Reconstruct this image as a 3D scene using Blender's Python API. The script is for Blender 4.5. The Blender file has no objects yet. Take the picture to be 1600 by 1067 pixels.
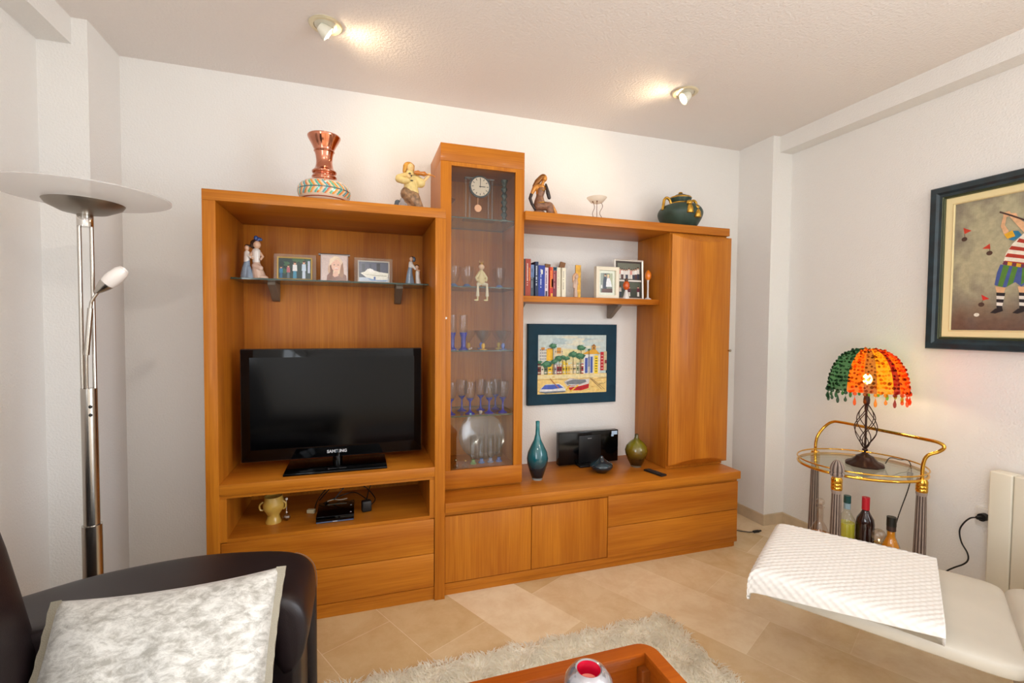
import bpy, bmesh, math, random
from mathutils import Vector, Matrix
import numpy as np
PI = math.pi
scene = bpy.context.scene
COL = scene.collection
random.seed(7)

# ------------------------------------------------------------------ camera
cam_data = bpy.data.cameras.new('camera')
cam = bpy.data.objects.new('camera', cam_data)
COL.objects.link(cam)
cam_data.sensor_fit = 'HORIZONTAL'
cam_data.sensor_width = 36.0
cam_data.lens = 733.56 / 1600 * 36
cam_data.clip_start = 0.02
YAW, PITCH, ROLL = -0.3150, -0.0343, 0.0080
f0 = Vector((-math.sin(YAW), math.cos(YAW), 0)); r0 = Vector((math.cos(YAW), math.sin(YAW), 0)); u0 = Vector((0, 0, 1))
F = f0 * math.cos(PITCH) + u0 * math.sin(PITCH)
U = u0 * math.cos(PITCH) - f0 * math.sin(PITCH)
R2 = r0 * math.cos(ROLL) + U * math.sin(ROLL)
U2 = U * math.cos(ROLL) - r0 * math.sin(ROLL)
cam.matrix_world = Matrix(((R2.x, U2.x, -F.x, 0.5875), (R2.y, U2.y, -F.y, -2.6351), (R2.z, U2.z, -F.z, 1.2859), (0, 0, 0, 1)))
scene.camera = cam

# ------------------------------------------------------------------ world, exposure, added fill lights
vs = scene.view_settings
vs.view_transform = 'Standard'; vs.look = 'None'; vs.gamma = 1.0; vs.use_curve_mapping = False
vs.exposure = 0.0
scene.display_settings.display_device = 'sRGB'
world = bpy.data.worlds.new('world'); scene.world = world
world.use_nodes = True
world.node_tree.nodes['Background'].inputs[0].default_value = (0.75, 0.86, 1.0, 1)
world.node_tree.nodes['Background'].inputs[1].default_value = 1.2

def area_light(name, loc, target, sx, sy, energy, color):
    l = bpy.data.lights.new(name, 'AREA'); l.shape = 'RECTANGLE'; l.size = sx; l.size_y = sy
    l.energy = energy; l.color = color
    o = bpy.data.objects.new(name, l); COL.objects.link(o); o.location = loc
    o.rotation_euler = (Vector(target) - Vector(loc)).to_track_quat('-Z', 'Y').to_euler()
    return o
# added fill lights at invented, unseen windows, behind the camera on both sides
area_light('added_fill_left', (-0.70, -3.55, 1.25), (3, -3.4, 1.25), 1.7, 1.9, 60, (0.88, 0.94, 1.0))
area_light('added_fill_right', (3.33, -3.6, 1.25), (0, -3.5, 1.25), 1.5, 1.9, 90, (0.84, 0.92, 1.0))

# ------------------------------------------------------------------ materials
MATS = {}
def newmat(name):
    m = bpy.data.materials.new(name); m.use_nodes = True
    nt = m.node_tree; b = nt.nodes['Principled BSDF']
    return m, nt, b
def lin(c):
    return tuple(((x / 255) / 12.92 if x / 255 <= 0.04045 else ((x / 255 + 0.055) / 1.055) ** 2.4) for x in c)
def noise_bump(nt, b, scale, strength, dist=0.002, detail=3, coord='Object'):
    tc = nt.nodes.new('ShaderNodeTexCoord'); n = nt.nodes.new('ShaderNodeTexNoise')
    n.inputs['Scale'].default_value = scale; n.inputs['Detail'].default_value = detail
    bp = nt.nodes.new('ShaderNodeBump'); bp.inputs['Strength'].default_value = strength; bp.inputs['Distance'].default_value = dist
    nt.links.new(tc.outputs[coord], n.inputs['Vector']); nt.links.new(n.outputs['Fac'], bp.inputs['Height'])
    nt.links.new(bp.outputs['Normal'], b.inputs['Normal'])
    return tc, n
def mat(name, rgb, rough=0.5, metal=0.0, bump=None, coat=0.0, spec=0.5, var=0.0, varscale=4, trans=0.0, emit=None, estr=0, aniso=0):
    if name in MATS: return MATS[name]
    m, nt, b = newmat(name)
    c = lin(rgb)
    b.inputs['Base Color'].default_value = (*c, 1)
    b.inputs['Roughness'].default_value = rough; b.inputs['Metallic'].default_value = metal
    b.inputs['Coat Weight'].default_value = coat; b.inputs['Specular IOR Level'].default_value = spec
    b.inputs['Transmission Weight'].default_value = trans
    if emit: b.inputs['Emission Color'].default_value = (*lin(emit), 1); b.inputs['Emission Strength'].default_value = estr
    if bump: noise_bump(nt, b, bump[0], bump[1], bump[2] if len(bump) > 2 else 0.002)
    if var:
        tc = nt.nodes.new('ShaderNodeTexCoord'); n = nt.nodes.new('ShaderNodeTexNoise'); n.inputs['Scale'].default_value = varscale; n.inputs['Detail'].default_value = 5
        r = nt.nodes.new('ShaderNodeValToRGB'); r.color_ramp.elements[0].position = 0.35; r.color_ramp.elements[1].position = 0.65
        r.color_ramp.elements[0].color = (*[x * (1 - var) for x in c], 1); r.color_ramp.elements[1].color = (*[min(1, x * (1 + var * 0.6)) for x in c], 1)
        nt.links.new(tc.outputs['Object'], n.inputs['Vector']); nt.links.new(n.outputs['Fac'], r.inputs[0]); nt.links.new(r.outputs[0], b.inputs['Base Color'])
    MATS[name] = m
    return m
def wood(name, axis, lo, hi, rough=0.36, seed=0.0):
    if name in MATS: return MATS[name]
    m, nt, b = newmat(name)
    tc = nt.nodes.new('ShaderNodeTexCoord')
    def layer(along, across, detail):
        mp = nt.nodes.new('ShaderNodeMapping'); s = [across] * 3; s['xyz'.index(axis)] = along
        mp.inputs['Scale'].default_value = s; mp.inputs['Location'].default_value = (seed, seed * 1.7, seed * 2.3)
        n = nt.nodes.new('ShaderNodeTexNoise'); n.inputs['Scale'].default_value = 1; n.inputs['Detail'].default_value = detail
        n.inputs['Distortion'].default_value = 0.6
        nt.links.new(tc.outputs['Object'], mp.inputs['Vector']); nt.links.new(mp.outputs[0], n.inputs['Vector'])
        return n
    n1 = layer(0.9, 9, 3); n2 = layer(4, 160, 2)
    mx = nt.nodes.new('ShaderNodeMix'); mx.data_type = 'FLOAT'; mx.inputs[0].default_value = 0.38
    nt.links.new(n1.outputs['Fac'], mx.inputs[2]); nt.links.new(n2.outputs['Fac'], mx.inputs[3])
    r = nt.nodes.new('ShaderNodeValToRGB'); r.color_ramp.elements[0].position = 0.32; r.color_ramp.elements[1].position = 0.68
    r.color_ramp.elements[0].color = (*lin(lo), 1); r.color_ramp.elements[1].color = (*lin(hi), 1)
    nt.links.new(mx.outputs[0], r.inputs[0]); nt.links.new(r.outputs[0], b.inputs['Base Color'])
    b.inputs['Roughness'].default_value = rough
    b.inputs['Coat Weight'].default_value = 0.06; b.inputs['Coat Roughness'].default_value = 0.12; b.inputs['Specular IOR Level'].default_value = 0.22
    MATS[name] = m
    return m
def thin_glass(name, tint=(1, 1, 1), rough=0.0, base=0.04, haze=0.0, hazecol=(0.9, 0.9, 0.9), ior=1.5):
    if name in MATS: return MATS[name]
    m = bpy.data.materials.new(name); m.use_nodes = True; nt = m.node_tree
    for n in list(nt.nodes): nt.nodes.remove(n)
    out = nt.nodes.new('ShaderNodeOutputMaterial'); tr = nt.nodes.new('ShaderNodeBsdfTransparent'); gl = nt.nodes.new('ShaderNodeBsdfGlossy')
    tr.inputs[0].default_value = (*tint, 1); gl.inputs['Roughness'].default_value = rough
    f0_ = ((ior - 1) / (ior + 1)) ** 2
    lw = nt.nodes.new('ShaderNodeLayerWeight'); lw.inputs[0].default_value = 0.5
    pw = nt.nodes.new('ShaderNodeMath'); pw.operation = 'POWER'; pw.inputs[1].default_value = 5
    ma = nt.nodes.new('ShaderNodeMath'); ma.operation = 'MULTIPLY_ADD'; ma.inputs[1].default_value = 1 - f0_; ma.inputs[2].default_value = f0_
    nt.links.new(lw.outputs['Facing'], pw.inputs[0]); nt.links.new(pw.outputs[0], ma.inputs[0])
    mx = nt.nodes.new('ShaderNodeMixShader')
    nt.links.new(ma.outputs[0], mx.inputs[0]); nt.links.new(tr.outputs[0], mx.inputs[1]); nt.links.new(gl.outputs[0], mx.inputs[2])
    last = mx
    if haze > 0:
        d = nt.nodes.new('ShaderNodeBsdfTranslucent'); d2 = nt.nodes.new('ShaderNodeBsdfDiffuse'); a = nt.nodes.new('ShaderNodeMixShader')
        d.inputs[0].default_value = (*hazecol, 1); d2.inputs[0].default_value = (*hazecol, 1); a.inputs[0].default_value = 0.5
        nt.links.new(d.outputs[0], a.inputs[1]); nt.links.new(d2.outputs[0], a.inputs[2])
        m2 = nt.nodes.new('ShaderNodeMixShader'); m2.inputs[0].default_value = haze
        nt.links.new(mx.outputs[0], m2.inputs[1]); nt.links.new(a.outputs[0], m2.inputs[2]); last = m2
    nt.links.new(last.outputs[0], out.inputs[0])
    MATS[name] = m
    return m
def colattr(name, rough=0.5, translucent=0.0, coat=0.0, metal=0.0, brush=0.0, brushscale=60, transp=0.0):
    if name in MATS: return MATS[name]
    m, nt, b = newmat(name)
    at = nt.nodes.new('ShaderNodeAttribute'); at.attribute_name = 'Col'
    src = at.outputs['Color']
    if brush:
        tc = nt.nodes.new('ShaderNodeTexCoord'); n = nt.nodes.new('ShaderNodeTexNoise'); n.inputs['Scale'].default_value = brushscale; n.inputs['Detail'].default_value = 4
        mp = nt.nodes.new('ShaderNodeMapRange'); mp.inputs['From Min'].default_value = 0.3; mp.inputs['From Max'].default_value = 0.7
        mp.inputs['To Min'].default_value = 1 - brush; mp.inputs['To Max'].default_value = 1 + brush
        vm = nt.nodes.new('ShaderNodeVectorMath'); vm.operation = 'SCALE'
        nt.links.new(tc.outputs['Object'], n.inputs['Vector']); nt.links.new(n.outputs['Fac'], mp.inputs['Value'])
        nt.links.new(src, vm.inputs[0]); nt.links.new(mp.outputs[0], vm.inputs['Scale']); src = vm.outputs[0]
    nt.links.new(src, b.inputs['Base Color'])
    b.inputs['Roughness'].default_value = rough; b.inputs['Coat Weight'].default_value = coat; b.inputs['Metallic'].default_value = metal
    if translucent:
        t = nt.nodes.new('ShaderNodeBsdfTranslucent'); mx = nt.nodes.new('ShaderNodeMixShader'); mx.inputs[0].default_value = translucent
        out = nt.nodes['Material Output']
        nt.links.new(src, t.inputs[0]); nt.links.new(b.outputs[0], mx.inputs[1]); nt.links.new(t.outputs[0], mx.inputs[2]); nt.links.new(mx.outputs[0], out.inputs[0])
        if transp:
            tt = nt.nodes.new('ShaderNodeBsdfTransparent'); m3 = nt.nodes.new('ShaderNodeMixShader'); m3.inputs[0].default_value = transp
            wm = nt.nodes.new('ShaderNodeMix'); wm.data_type = 'RGBA'; wm.inputs[0].default_value = 0.35; wm.inputs[7].default_value = (1, 1, 0.95, 1); nt.links.new(src, wm.inputs[6])
            nt.links.new(wm.outputs[2], tt.inputs[0]); nt.links.new(mx.outputs[0], m3.inputs[1]); nt.links.new(tt.outputs[0], m3.inputs[2]); nt.links.new(m3.outputs[0], out.inputs[0])
    MATS[name] = m
    return m
def zramp(name, stops, rough=0.08, coat=0.6):
    """glaze whose own colour changes from foot to neck (local z in metres)"""
    if name in MATS: return MATS[name]
    m, nt, b = newmat(name)
    tc = nt.nodes.new('ShaderNodeTexCoord'); sp = nt.nodes.new('ShaderNodeSeparateXYZ'); mr = nt.nodes.new('ShaderNodeMapRange')
    mr.inputs['From Min'].default_value = stops[0][0]; mr.inputs['From Max'].default_value = stops[-1][0]
    r = nt.nodes.new('ShaderNodeValToRGB')
    z0, z1 = stops[0][0], stops[-1][0]
    el = r.color_ramp.elements
    el[0].position = 0; el[0].color = (*lin(stops[0][1]), 1); el[1].position = 1; el[1].color = (*lin(stops[-1][1]), 1)
    for z, c in stops[1:-1]:
        e = el.new((z - z0) / (z1 - z0)); e.color = (*lin(c), 1)
    nt.links.new(tc.outputs['Object'], sp.inputs[0]); nt.links.new(sp.outputs[2], mr.inputs['Value']); nt.links.new(mr.outputs[0], r.inputs[0]); nt.links.new(r.outputs[0], b.inputs['Base Color'])
    b.inputs['Roughness'].default_value = rough; b.inputs['Coat Weight'].default_value = coat
    MATS[name] = m
    return m

# ------------------------------------------------------------------ mesh helpers
def BM(): return bmesh.new()
def box(bm, x0, x1, y0, y1, z0, z1, bev=0.0, seg=2, mi=0):
    g = bmesh.ops.create_cube(bm, size=1.0)
    vs_ = g['verts']
    for v in vs_:
        v.co = Vector(((x0 + x1) / 2 + v.co.x * (x1 - x0), (y0 + y1) / 2 + v.co.y * (y1 - y0), (z0 + z1) / 2 + v.co.z * (z1 - z0)))
    fs = set(f for v in vs_ for f in v.link_faces)
    for f in fs: f.material_index = mi
    if bev > 0:
        es = list(set(e for v in vs_ for e in v.link_edges))
        bmesh.ops.bevel(bm, geom=es, offset=bev, segments=seg, profile=0.5, affect='EDGES')
    return vs_
def lathe(bm, prof, c=(0, 0, 0), seg=32, mod=None, mi=0, cap=True, ell=(1, 1)):
    rings = []
    for r, z in prof:
        ring = []
        for i in range(seg):
            a = 2 * PI * i / seg
            rr = r * (mod(a, z) if mod else 1)
            ring.append(bm.verts.new((c[0] + rr * math.cos(a) * ell[0], c[1] + rr * math.sin(a) * ell[1], c[2] + z)))
        rings.append(ring)
    for a, b in zip(rings, rings[1:]):
        for i in range(seg):
            f = bm.faces.new((a[i], a[(i + 1) % seg], b[(i + 1) % seg], b[i])); f.material_index = mi
    if cap:
        for ring, rev in ((rings[0], True), (rings[-1], False)):
            if prof[0 if rev else -1][0] > 1e-5:
                f = bm.faces.new(list(reversed(ring)) if rev else ring); f.material_index = mi
    return rings
def tube(bm, pts, r, seg=10, mi=0, closed=False):
    pts = [Vector(p) for p in pts]; n = len(pts)
    rs = r if isinstance(r, (list, tuple)) else [r] * n
    rings = []; prev = None
    for i, p in enumerate(pts):
        if closed: t = pts[(i + 1) % n] - pts[i - 1]
        else: t = pts[min(i + 1, n - 1)] - pts[max(i - 1, 0)]
        t.normalize()
        if prev is None:
            ref = Vector((0, 0, 1)) if abs(t.z) < 0.9 else Vector((1, 0, 0))
            a = t.cross(ref).normalized()
        else:
            a = (prev - t * prev.dot(t)).normalized()
        prev = a; b = t.cross(a)
        rings.append([bm.verts.new(p + (a * math.cos(2 * PI * k / seg) + b * math.sin(2 * PI * k / seg)) * rs[i]) for k in range(seg)])
    pairs = list(zip(rings, rings[1:]))
    if closed: pairs.append((rings[-1], rings[0]))
    for A, B in pairs:
        for k in range(seg):
            f = bm.faces.new((A[k], A[(k + 1) % seg], B[(k + 1) % seg], B[k])); f.material_index = mi
    if not closed:
        f = bm.faces.new(list(reversed(rings[0]))); f.material_index = mi
        f = bm.faces.new(rings[-1]); f.material_index = mi
    return rings
def smooth_path(pts, n=8):
    pts = [Vector(p) for p in pts]; out = []
    P = [pts[0]] + pts + [pts[-1]]
    for i in range(1, len(P) - 2):
        p0, p1, p2, p3 = P[i - 1], P[i], P[i + 1], P[i + 2]
        for k in range(n):
            t = k / n
            out.append(0.5 * ((2 * p1) + (p2 - p0) * t + (2 * p0 - 5 * p1 + 4 * p2 - p3) * t * t + (3 * p1 - p0 - 3 * p2 + p3) * t ** 3))
    out.append(pts[-1]); return out
def ball(bm, c, r, u=16, v=10, mi=0, rot=None):
    rr = r if isinstance(r, (list, tuple)) else (r, r, r)
    g = bmesh.ops.create_uvsphere(bm, u_segments=u, v_segments=v, radius=1.0)
    for q in g['verts']:
        p = Vector((q.co.x * rr[0], q.co.y * rr[1], q.co.z * rr[2]))
        if rot: p = Matrix.Rotation(rot[1], 3, rot[0]) @ p
        q.co = p + Vector(c)
    for f in set(f for q in g['verts'] for f in q.link_faces): f.material_index = mi
    return g['verts']
def puffy(bm, cx, cy, cz, sx, sy, sz, ex=0.3, ez=0.5, nu=64, nv=28):
    """superellipsoid: a soft stuffed box"""
    def s(w, m): return math.copysign(abs(math.sin(w)) ** m, math.sin(w))
    def c(w, m): return math.copysign(abs(math.cos(w)) ** m, math.cos(w))
    rings = []
    for j in range(1, nv):
        v = -PI / 2 + PI * j / nv
        rings.append([bm.verts.new((cx + sx * c(v, ez) * c(2 * PI * i / nu, ex), cy + sy * c(v, ez) * s(2 * PI * i / nu, ex), cz + sz * s(v, ez))) for i in range(nu)])
    for A, B in zip(rings, rings[1:]):
        for k in range(nu): bm.faces.new((A[k], A[(k + 1) % nu], B[(k + 1) % nu], B[k]))
    bm.faces.new(list(reversed(rings[0]))); bm.faces.new(rings[-1])
def extrude_poly(bm, pts, axis, a0, a1, mi=0):
    """pts 2-D polygon in the two other axes (in xyz order), extruded along axis"""
    def mk(p, a):
        if axis == 'x': return (a, p[0], p[1])
        if axis == 'y': return (p[0], a, p[1])
        return (p[0], p[1], a)
    A = [bm.verts.new(mk(p, a0)) for p in pts]; B = [bm.verts.new(mk(p, a1)) for p in pts]
    n = len(pts); fs = [bm.faces.new(A), bm.faces.new(B)]
    for i in range(n): fs.append(bm.faces.new((A[i], A[(i + 1) % n], B[(i + 1) % n], B[i])))
    for f in fs: f.material_index = mi
    return A + B
def root_of(p):
    while p.parent: p = p.parent
    return p
def O(name, bm, m, parent=None, smooth=True, world=False, angle=40, recalc=True):
    if recalc: bmesh.ops.recalc_face_normals(bm, faces=bm.faces)
    if world:
        if parent: sh = -root_of(parent).location
        else:
            xs = [v.co.x for v in bm.verts]; ys = [v.co.y for v in bm.verts]; zs = [v.co.z for v in bm.verts]
            sh = -Vector(((min(xs) + max(xs)) / 2, (min(ys) + max(ys)) / 2, min(zs)))
        bmesh.ops.translate(bm, verts=bm.verts, vec=sh)
    me = bpy.data.meshes.new(name); bm.to_mesh(me); bm.free()
    for mm in (m if isinstance(m, (list, tuple)) else [m]): me.materials.append(mm)
    if smooth:
        me.shade_smooth()
        me.set_sharp_from_angle(angle=math.radians(angle))
    o = bpy.data.objects.new(name, me); COL.objects.link(o)
    if parent: o.parent = parent
    elif world: o.location = -sh
    return o
def setcol(bm, faces, rgb):
    lay = bm.loops.layers.float_color.get('Col') or bm.loops.layers.float_color.new('Col')
    c = (*lin(rgb), 1)
    for f in faces:
        for l in f.loops: l[lay] = c
def thing(name, label, cat, loc=(0, 0, 0), rz=0.0, group=None):
    o = bpy.data.objects.new(name, None); COL.objects.link(o); o.location = loc; o.rotation_euler = (0, 0, rz)
    o.empty_display_size = 0.05
    o['label'] = label; o['category'] = cat
    if group: o['group'] = group
    return o
def tag(o, label, cat, group=None):
    o['label'] = label; o['category'] = cat
    if group: o['group'] = group
    return o
def struct(name, bm, m, smooth=False):
    o = O(name, bm, m, None, smooth, world=True); o['kind'] = 'structure'; return o
def dup(root, loc, label, rz=0.0, scale=None):
    r = root.copy(); COL.objects.link(r); r.location = loc; r.rotation_euler = (0, 0, rz)
    if scale: r.scale = (scale,) * 3
    r['label'] = label
    for ch in list(root.children):
        c = ch.copy(); COL.objects.link(c); c.parent = r
        for g in list(ch.children):
            d = g.copy(); COL.objects.link(d); d.parent = c
    return r
def textmesh(name, s, size, m, parent, loc, rot, extrude=0.0002, align='CENTER', world=True, bold=0.0):
    cu = bpy.data.curves.new(name, 'FONT'); cu.body = s; cu.size = size; cu.extrude = extrude; cu.align_x = align; cu.align_y = 'CENTER'; cu.offset = bold
    t = bpy.data.objects.new(name + '_tmp', cu)
    me = bpy.data.meshes.new_from_object(t)
    bpy.data.objects.remove(t)
    M = Matrix.Translation(Vector(loc) - (root_of(parent).location if world else Vector((0, 0, 0)))) @ Matrix(rot).to_4x4()
    me.transform(M); me.name = name; me.materials.clear(); me.materials.append(m)
    o = bpy.data.objects.new(name, me); COL.objects.link(o); o.parent = parent
    return o
ROT_FRONT = ((1, 0, 0), (0, 0, -1), (0, 1, 0))      # text facing -y, reading along +x
def blob(name, m, elems, voxel, parent=None, colr=None):
    """one continuous sculpted surface from overlapping limbs and masses"""
    bm = BM()
    for e in elems:
        if e[0] == 's': ball(bm, e[1], e[2], 14, 10, rot=(e[3] if len(e) > 3 else None))
        else:
            _, pts, rs = e
            tube(bm, pts, rs, 12)
            for p, r in ((pts[0], rs[0] if isinstance(rs, (list, tuple)) else rs), (pts[-1], rs[-1] if isinstance(rs, (list, tuple)) else rs)): ball(bm, p, r, 12, 8)
    for v_ in bm.verts:
        if v_.co.z < 0.002 and not name.startswith('leg'): v_.co.z = 0.002 + (v_.co.z - 0.002) * 0.02
    bmesh.ops.recalc_face_normals(bm, faces=bm.faces)
    o = O(name, bm, m, parent, True, recalc=False, angle=180)
    md = o.modifiers.new('join', 'REMESH'); md.mode = 'VOXEL'; md.voxel_size = voxel; md.use_smooth_shade = True
    sm = o.modifiers.new('soften', 'SMOOTH'); sm.factor = 0.5; sm.iterations = 2
    return o

# ------------------------------------------------------------------ shared materials
WALL = mat('stucco_wall', (238, 235, 231), 0.85, bump=(120, 0.6, 0.004))
CEIL = mat('stucco_ceiling', (239, 232, 227), 0.8, bump=(90, 0.8, 0.004))
WV = wood('beech_vertical', 'z', (160, 86, 18), (202, 126, 36))
WH = wood('beech_horizontal', 'x', (160, 86, 18), (202, 126, 36), seed=3.1)
WD = wood('beech_depth', 'y', (160, 86, 18), (202, 126, 36), seed=5.1)
WT = wood('table_cherry', 'x', (150, 66, 10), (184, 94, 20), seed=8.0)
BLACKGLOSS = mat('black_gloss', (4, 4, 5), 0.06, spec=0.25)
BLACK = mat('black_plastic', (18, 18, 19), 0.45)
BRACKET = mat('bracket_grey_metal', (128, 114, 100), 0.45)
STEEL = mat('brushed_steel', (190, 184, 176), 0.24, metal=1.0)
CHROME = mat('chrome', (215, 212, 208), 0.08, metal=1.0)
GOLD = mat('polished_gold', (232, 180, 74), 0.12, metal=1.0)
OLDGOLD = mat('antique_gold', (205, 160, 66), 0.32, metal=0.85, var=0.25, varscale=60)
GLASS = thin_glass('clear_glass', (0.97, 0.98, 0.97))
PANE = thin_glass('cabinet_pane', (0.93, 0.92, 0.91), ior=1.45)
SHELFG = thin_glass('shelf_glass', (0.88, 0.94, 0.91))
EDGE = mat('glass_edge_green', (22, 58, 46), 0.1, coat=0.5)
LEATHER = mat('dark_brown_leather', (32, 22, 24), 0.40, bump=(420, 0.35, 0.001))
STITCH = mat('tan_stitching', (120, 96, 78), 0.7)
CREAM = mat('cream_leather', (204, 196, 182), 0.42, bump=(380, 0.2, 0.001), var=0.06, varscale=5)
PAINTED = colattr('painted', 0.5)
PORCELAIN = colattr('porcelain', 0.12, coat=0.6)
CANVAS = colattr('painted_canvas', 0.6, brush=0.13, brushscale=55)
PHOTO = colattr('photo_print', 0.25, brush=0.10, brushscale=160)

# ------------------------------------------------------------------ room shell
XL, XR, YB, ZC = -0.6141, 3.2434, -4.6, 2.5
# floor: marble tiles laid diagonally
m, nt, b = newmat('marble_tiles')
tc = nt.nodes.new('ShaderNodeTexCoord'); mp = nt.nodes.new('ShaderNodeMapping'); mp.vector_type = 'POINT'
mp.inputs['Rotation'].default_value = (0, 0, math.radians(63)); mp.inputs['Location'].default_value = (0.032, -0.073, 0)
br = nt.nodes.new('ShaderNodeTexBrick'); br.inputs['Scale'].default_value = 1; br.inputs['Brick Width'].default_value = 0.58; br.inputs['Row Height'].default_value = 0.297
br.inputs['Mortar Size'].default_value = 0.0012; br.inputs['Mortar Smooth'].default_value = 0.2; br.offset = 0.5; br.inputs['Bias'].default_value = 0.0
br.inputs['Color1'].default_value = (*lin((216, 186, 138)), 1); br.inputs['Color2'].default_value = (*lin((248, 230, 198)), 1); br.inputs['Mortar'].default_value = (*lin((244, 226, 194)), 1)
n = nt.nodes.new('ShaderNodeTexNoise'); n.inputs['Scale'].default_value = 7; n.inputs['Detail'].default_value = 10; n.inputs['Roughness'].default_value = 0.7; n.inputs['Distortion'].default_value = 0.3
r = nt.nodes.new('ShaderNodeValToRGB'); r.color_ramp.elements[0].position = 0.36; r.color_ramp.elements[1].position = 0.6
r.color_ramp.elements[0].color = (*lin((232, 216, 196)), 1); r.color_ramp.elements[1].color = (1, 1, 1, 1)
mx = nt.nodes.new('ShaderNodeMix'); mx.data_type = 'RGBA'; mx.blend_type = 'MULTIPLY'; mx.inputs[0].default_value = 0.55
nt.links.new(tc.outputs['Object'], mp.inputs['Vector']); nt.links.new(mp.outputs[0], br.inputs['Vector']); nt.links.new(tc.outputs['Object'], n.inputs['Vector'])
nt.links.new(n.outputs['Fac'], r.inputs[0]); nt.links.new(br.outputs['Color'], mx.inputs[6]); nt.links.new(r.outputs[0], mx.inputs[7]); nt.links.new(mx.outputs[2], b.inputs['Base Color'])
b.inputs['Roughness'].default_value = 0.22
TILES = m
bm = BM(); box(bm, XL - .1, XR + .1, YB - .1, 0.1, -0.1, 0)
o = O('floor', bm, TILES, None, False); o['kind'] = 'structure'
bm = BM(); box(bm, XL - .1, XR + .1, YB - .1, 0.1, ZC, ZC + 0.1); struct('ceiling', bm, CEIL)
bm = BM(); box(bm, XL - .1, XR + .1, 0, 0.1, 0, ZC); struct('wall_front', bm, WALL)
bm = BM(); ry0, ry1 = -4.35, -2.85
box(bm, XR, XR + .1, ry1, 0, 0, ZC); box(bm, XR, XR + .1, YB - .1, ry0, 0, ZC); box(bm, XR, XR + .1, ry0, ry1, 0, 0.3); box(bm, XR, XR + .1, ry0, ry1, 2.2, ZC); struct('wall_right', bm, WALL)  # right wall, with an added opening that lets the right fill light in
# left wall with an added opening for the fill light, unseen behind the camera
bm = BM(); wy0, wy1, wz0, wz1 = -4.4, -2.7, 0.3, 2.2
box(bm, XL - .1, XL, wy1, 0, 0, ZC); box(bm, XL - .1, XL, YB - .1, wy0, 0, ZC); box(bm, XL - .1, XL, wy0, wy1, 0, wz0); box(bm, XL - .1, XL, wy0, wy1, wz1, ZC)
struct('wall_left', bm, WALL)
# rear wall
bm = BM(); box(bm, XL, XR, YB - .1, YB, 0, ZC)
struct('wall_rear', bm, WALL)
WHITEPAINT = mat('white_lacquer', (236, 234, 230), 0.35)
bm = BM()
for a0, a1, c0, c1 in ((wy0, wy1, wz0, wz0 + .06), (wy0, wy1, wz1 - .06, wz1), (wy0, wy0 + .06, wz0 + .06, wz1 - .06), (wy1 - .06, wy1, wz0 + .06, wz1 - .06), ((wy0 + wy1) / 2 - .03, (wy0 + wy1) / 2 + .03, wz0 + .06, wz1 - .06)):
    box(bm, XL - .08, XL - .03, a0, a1, c0, c1)
struct('added_window_1', bm, WHITEPAINT)  # invented window frame, out of view, around the left fill light
bm = BM()
for a0, a1, c0, c1 in ((ry0, ry1, .3, .36), (ry0, ry1, 2.14, 2.2), (ry0, ry0 + .06, .36, 2.14), (ry1 - .06, ry1, .36, 2.14), ((ry0 + ry1) / 2 - .03, (ry0 + ry1) / 2 + .03, .36, 2.14)):
    box(bm, XR + .03, XR + .08, a0, a1, c0, c1)
struct('added_window_2', bm, WHITEPAINT)  # made-up frame for the right fill light, never in view
# pillars and beams
bm = BM(); box(bm, XL, -0.4495, -0.2664, 0, 0, ZC); struct('trim_1', bm, WALL)
bm = BM(); box(bm, XL, -0.5020, YB, -0.2664, 2.395, ZC); struct('trim_2', bm, WALL)
bm = BM(); box(bm, 3.0853, XR, -0.2797, 0, 0, ZC); struct('trim_3', bm, WALL)
bm = BM(); box(bm, 3.1404, XR, YB, -0.2797, 2.40, ZC); struct('trim_4', bm, WALL)
# marble skirting
SKIRT = mat('marble_skirting', (205, 184, 154), 0.3, var=0.1, varscale=12)
def skirt(name, *bx):
    bm = BM()
    for q in bx: box(bm, *q, 0, 0.069)
    struct(name, bm, SKIRT)
skirt('baseboard_front', (-0.4495, 0.0, -0.012, 0), (2.70, 3.0733, -0.012, 0))
skirt('baseboard_left', (-0.4495, -0.4375, -0.2664, -0.012), (XL, -0.4375, -0.2784, -0.2664), (XL, XL + .012, YB, -0.2784))
skirt('baseboard_right', (3.0733, 3.0853, -0.2797, 0), (3.0733, XR - .012, -0.2917, -0.2797), (XR - .012, XR, YB, -0.2797))
skirt('baseboard_rear', (XL + .012, XR - .012, YB, YB + .012))

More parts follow.
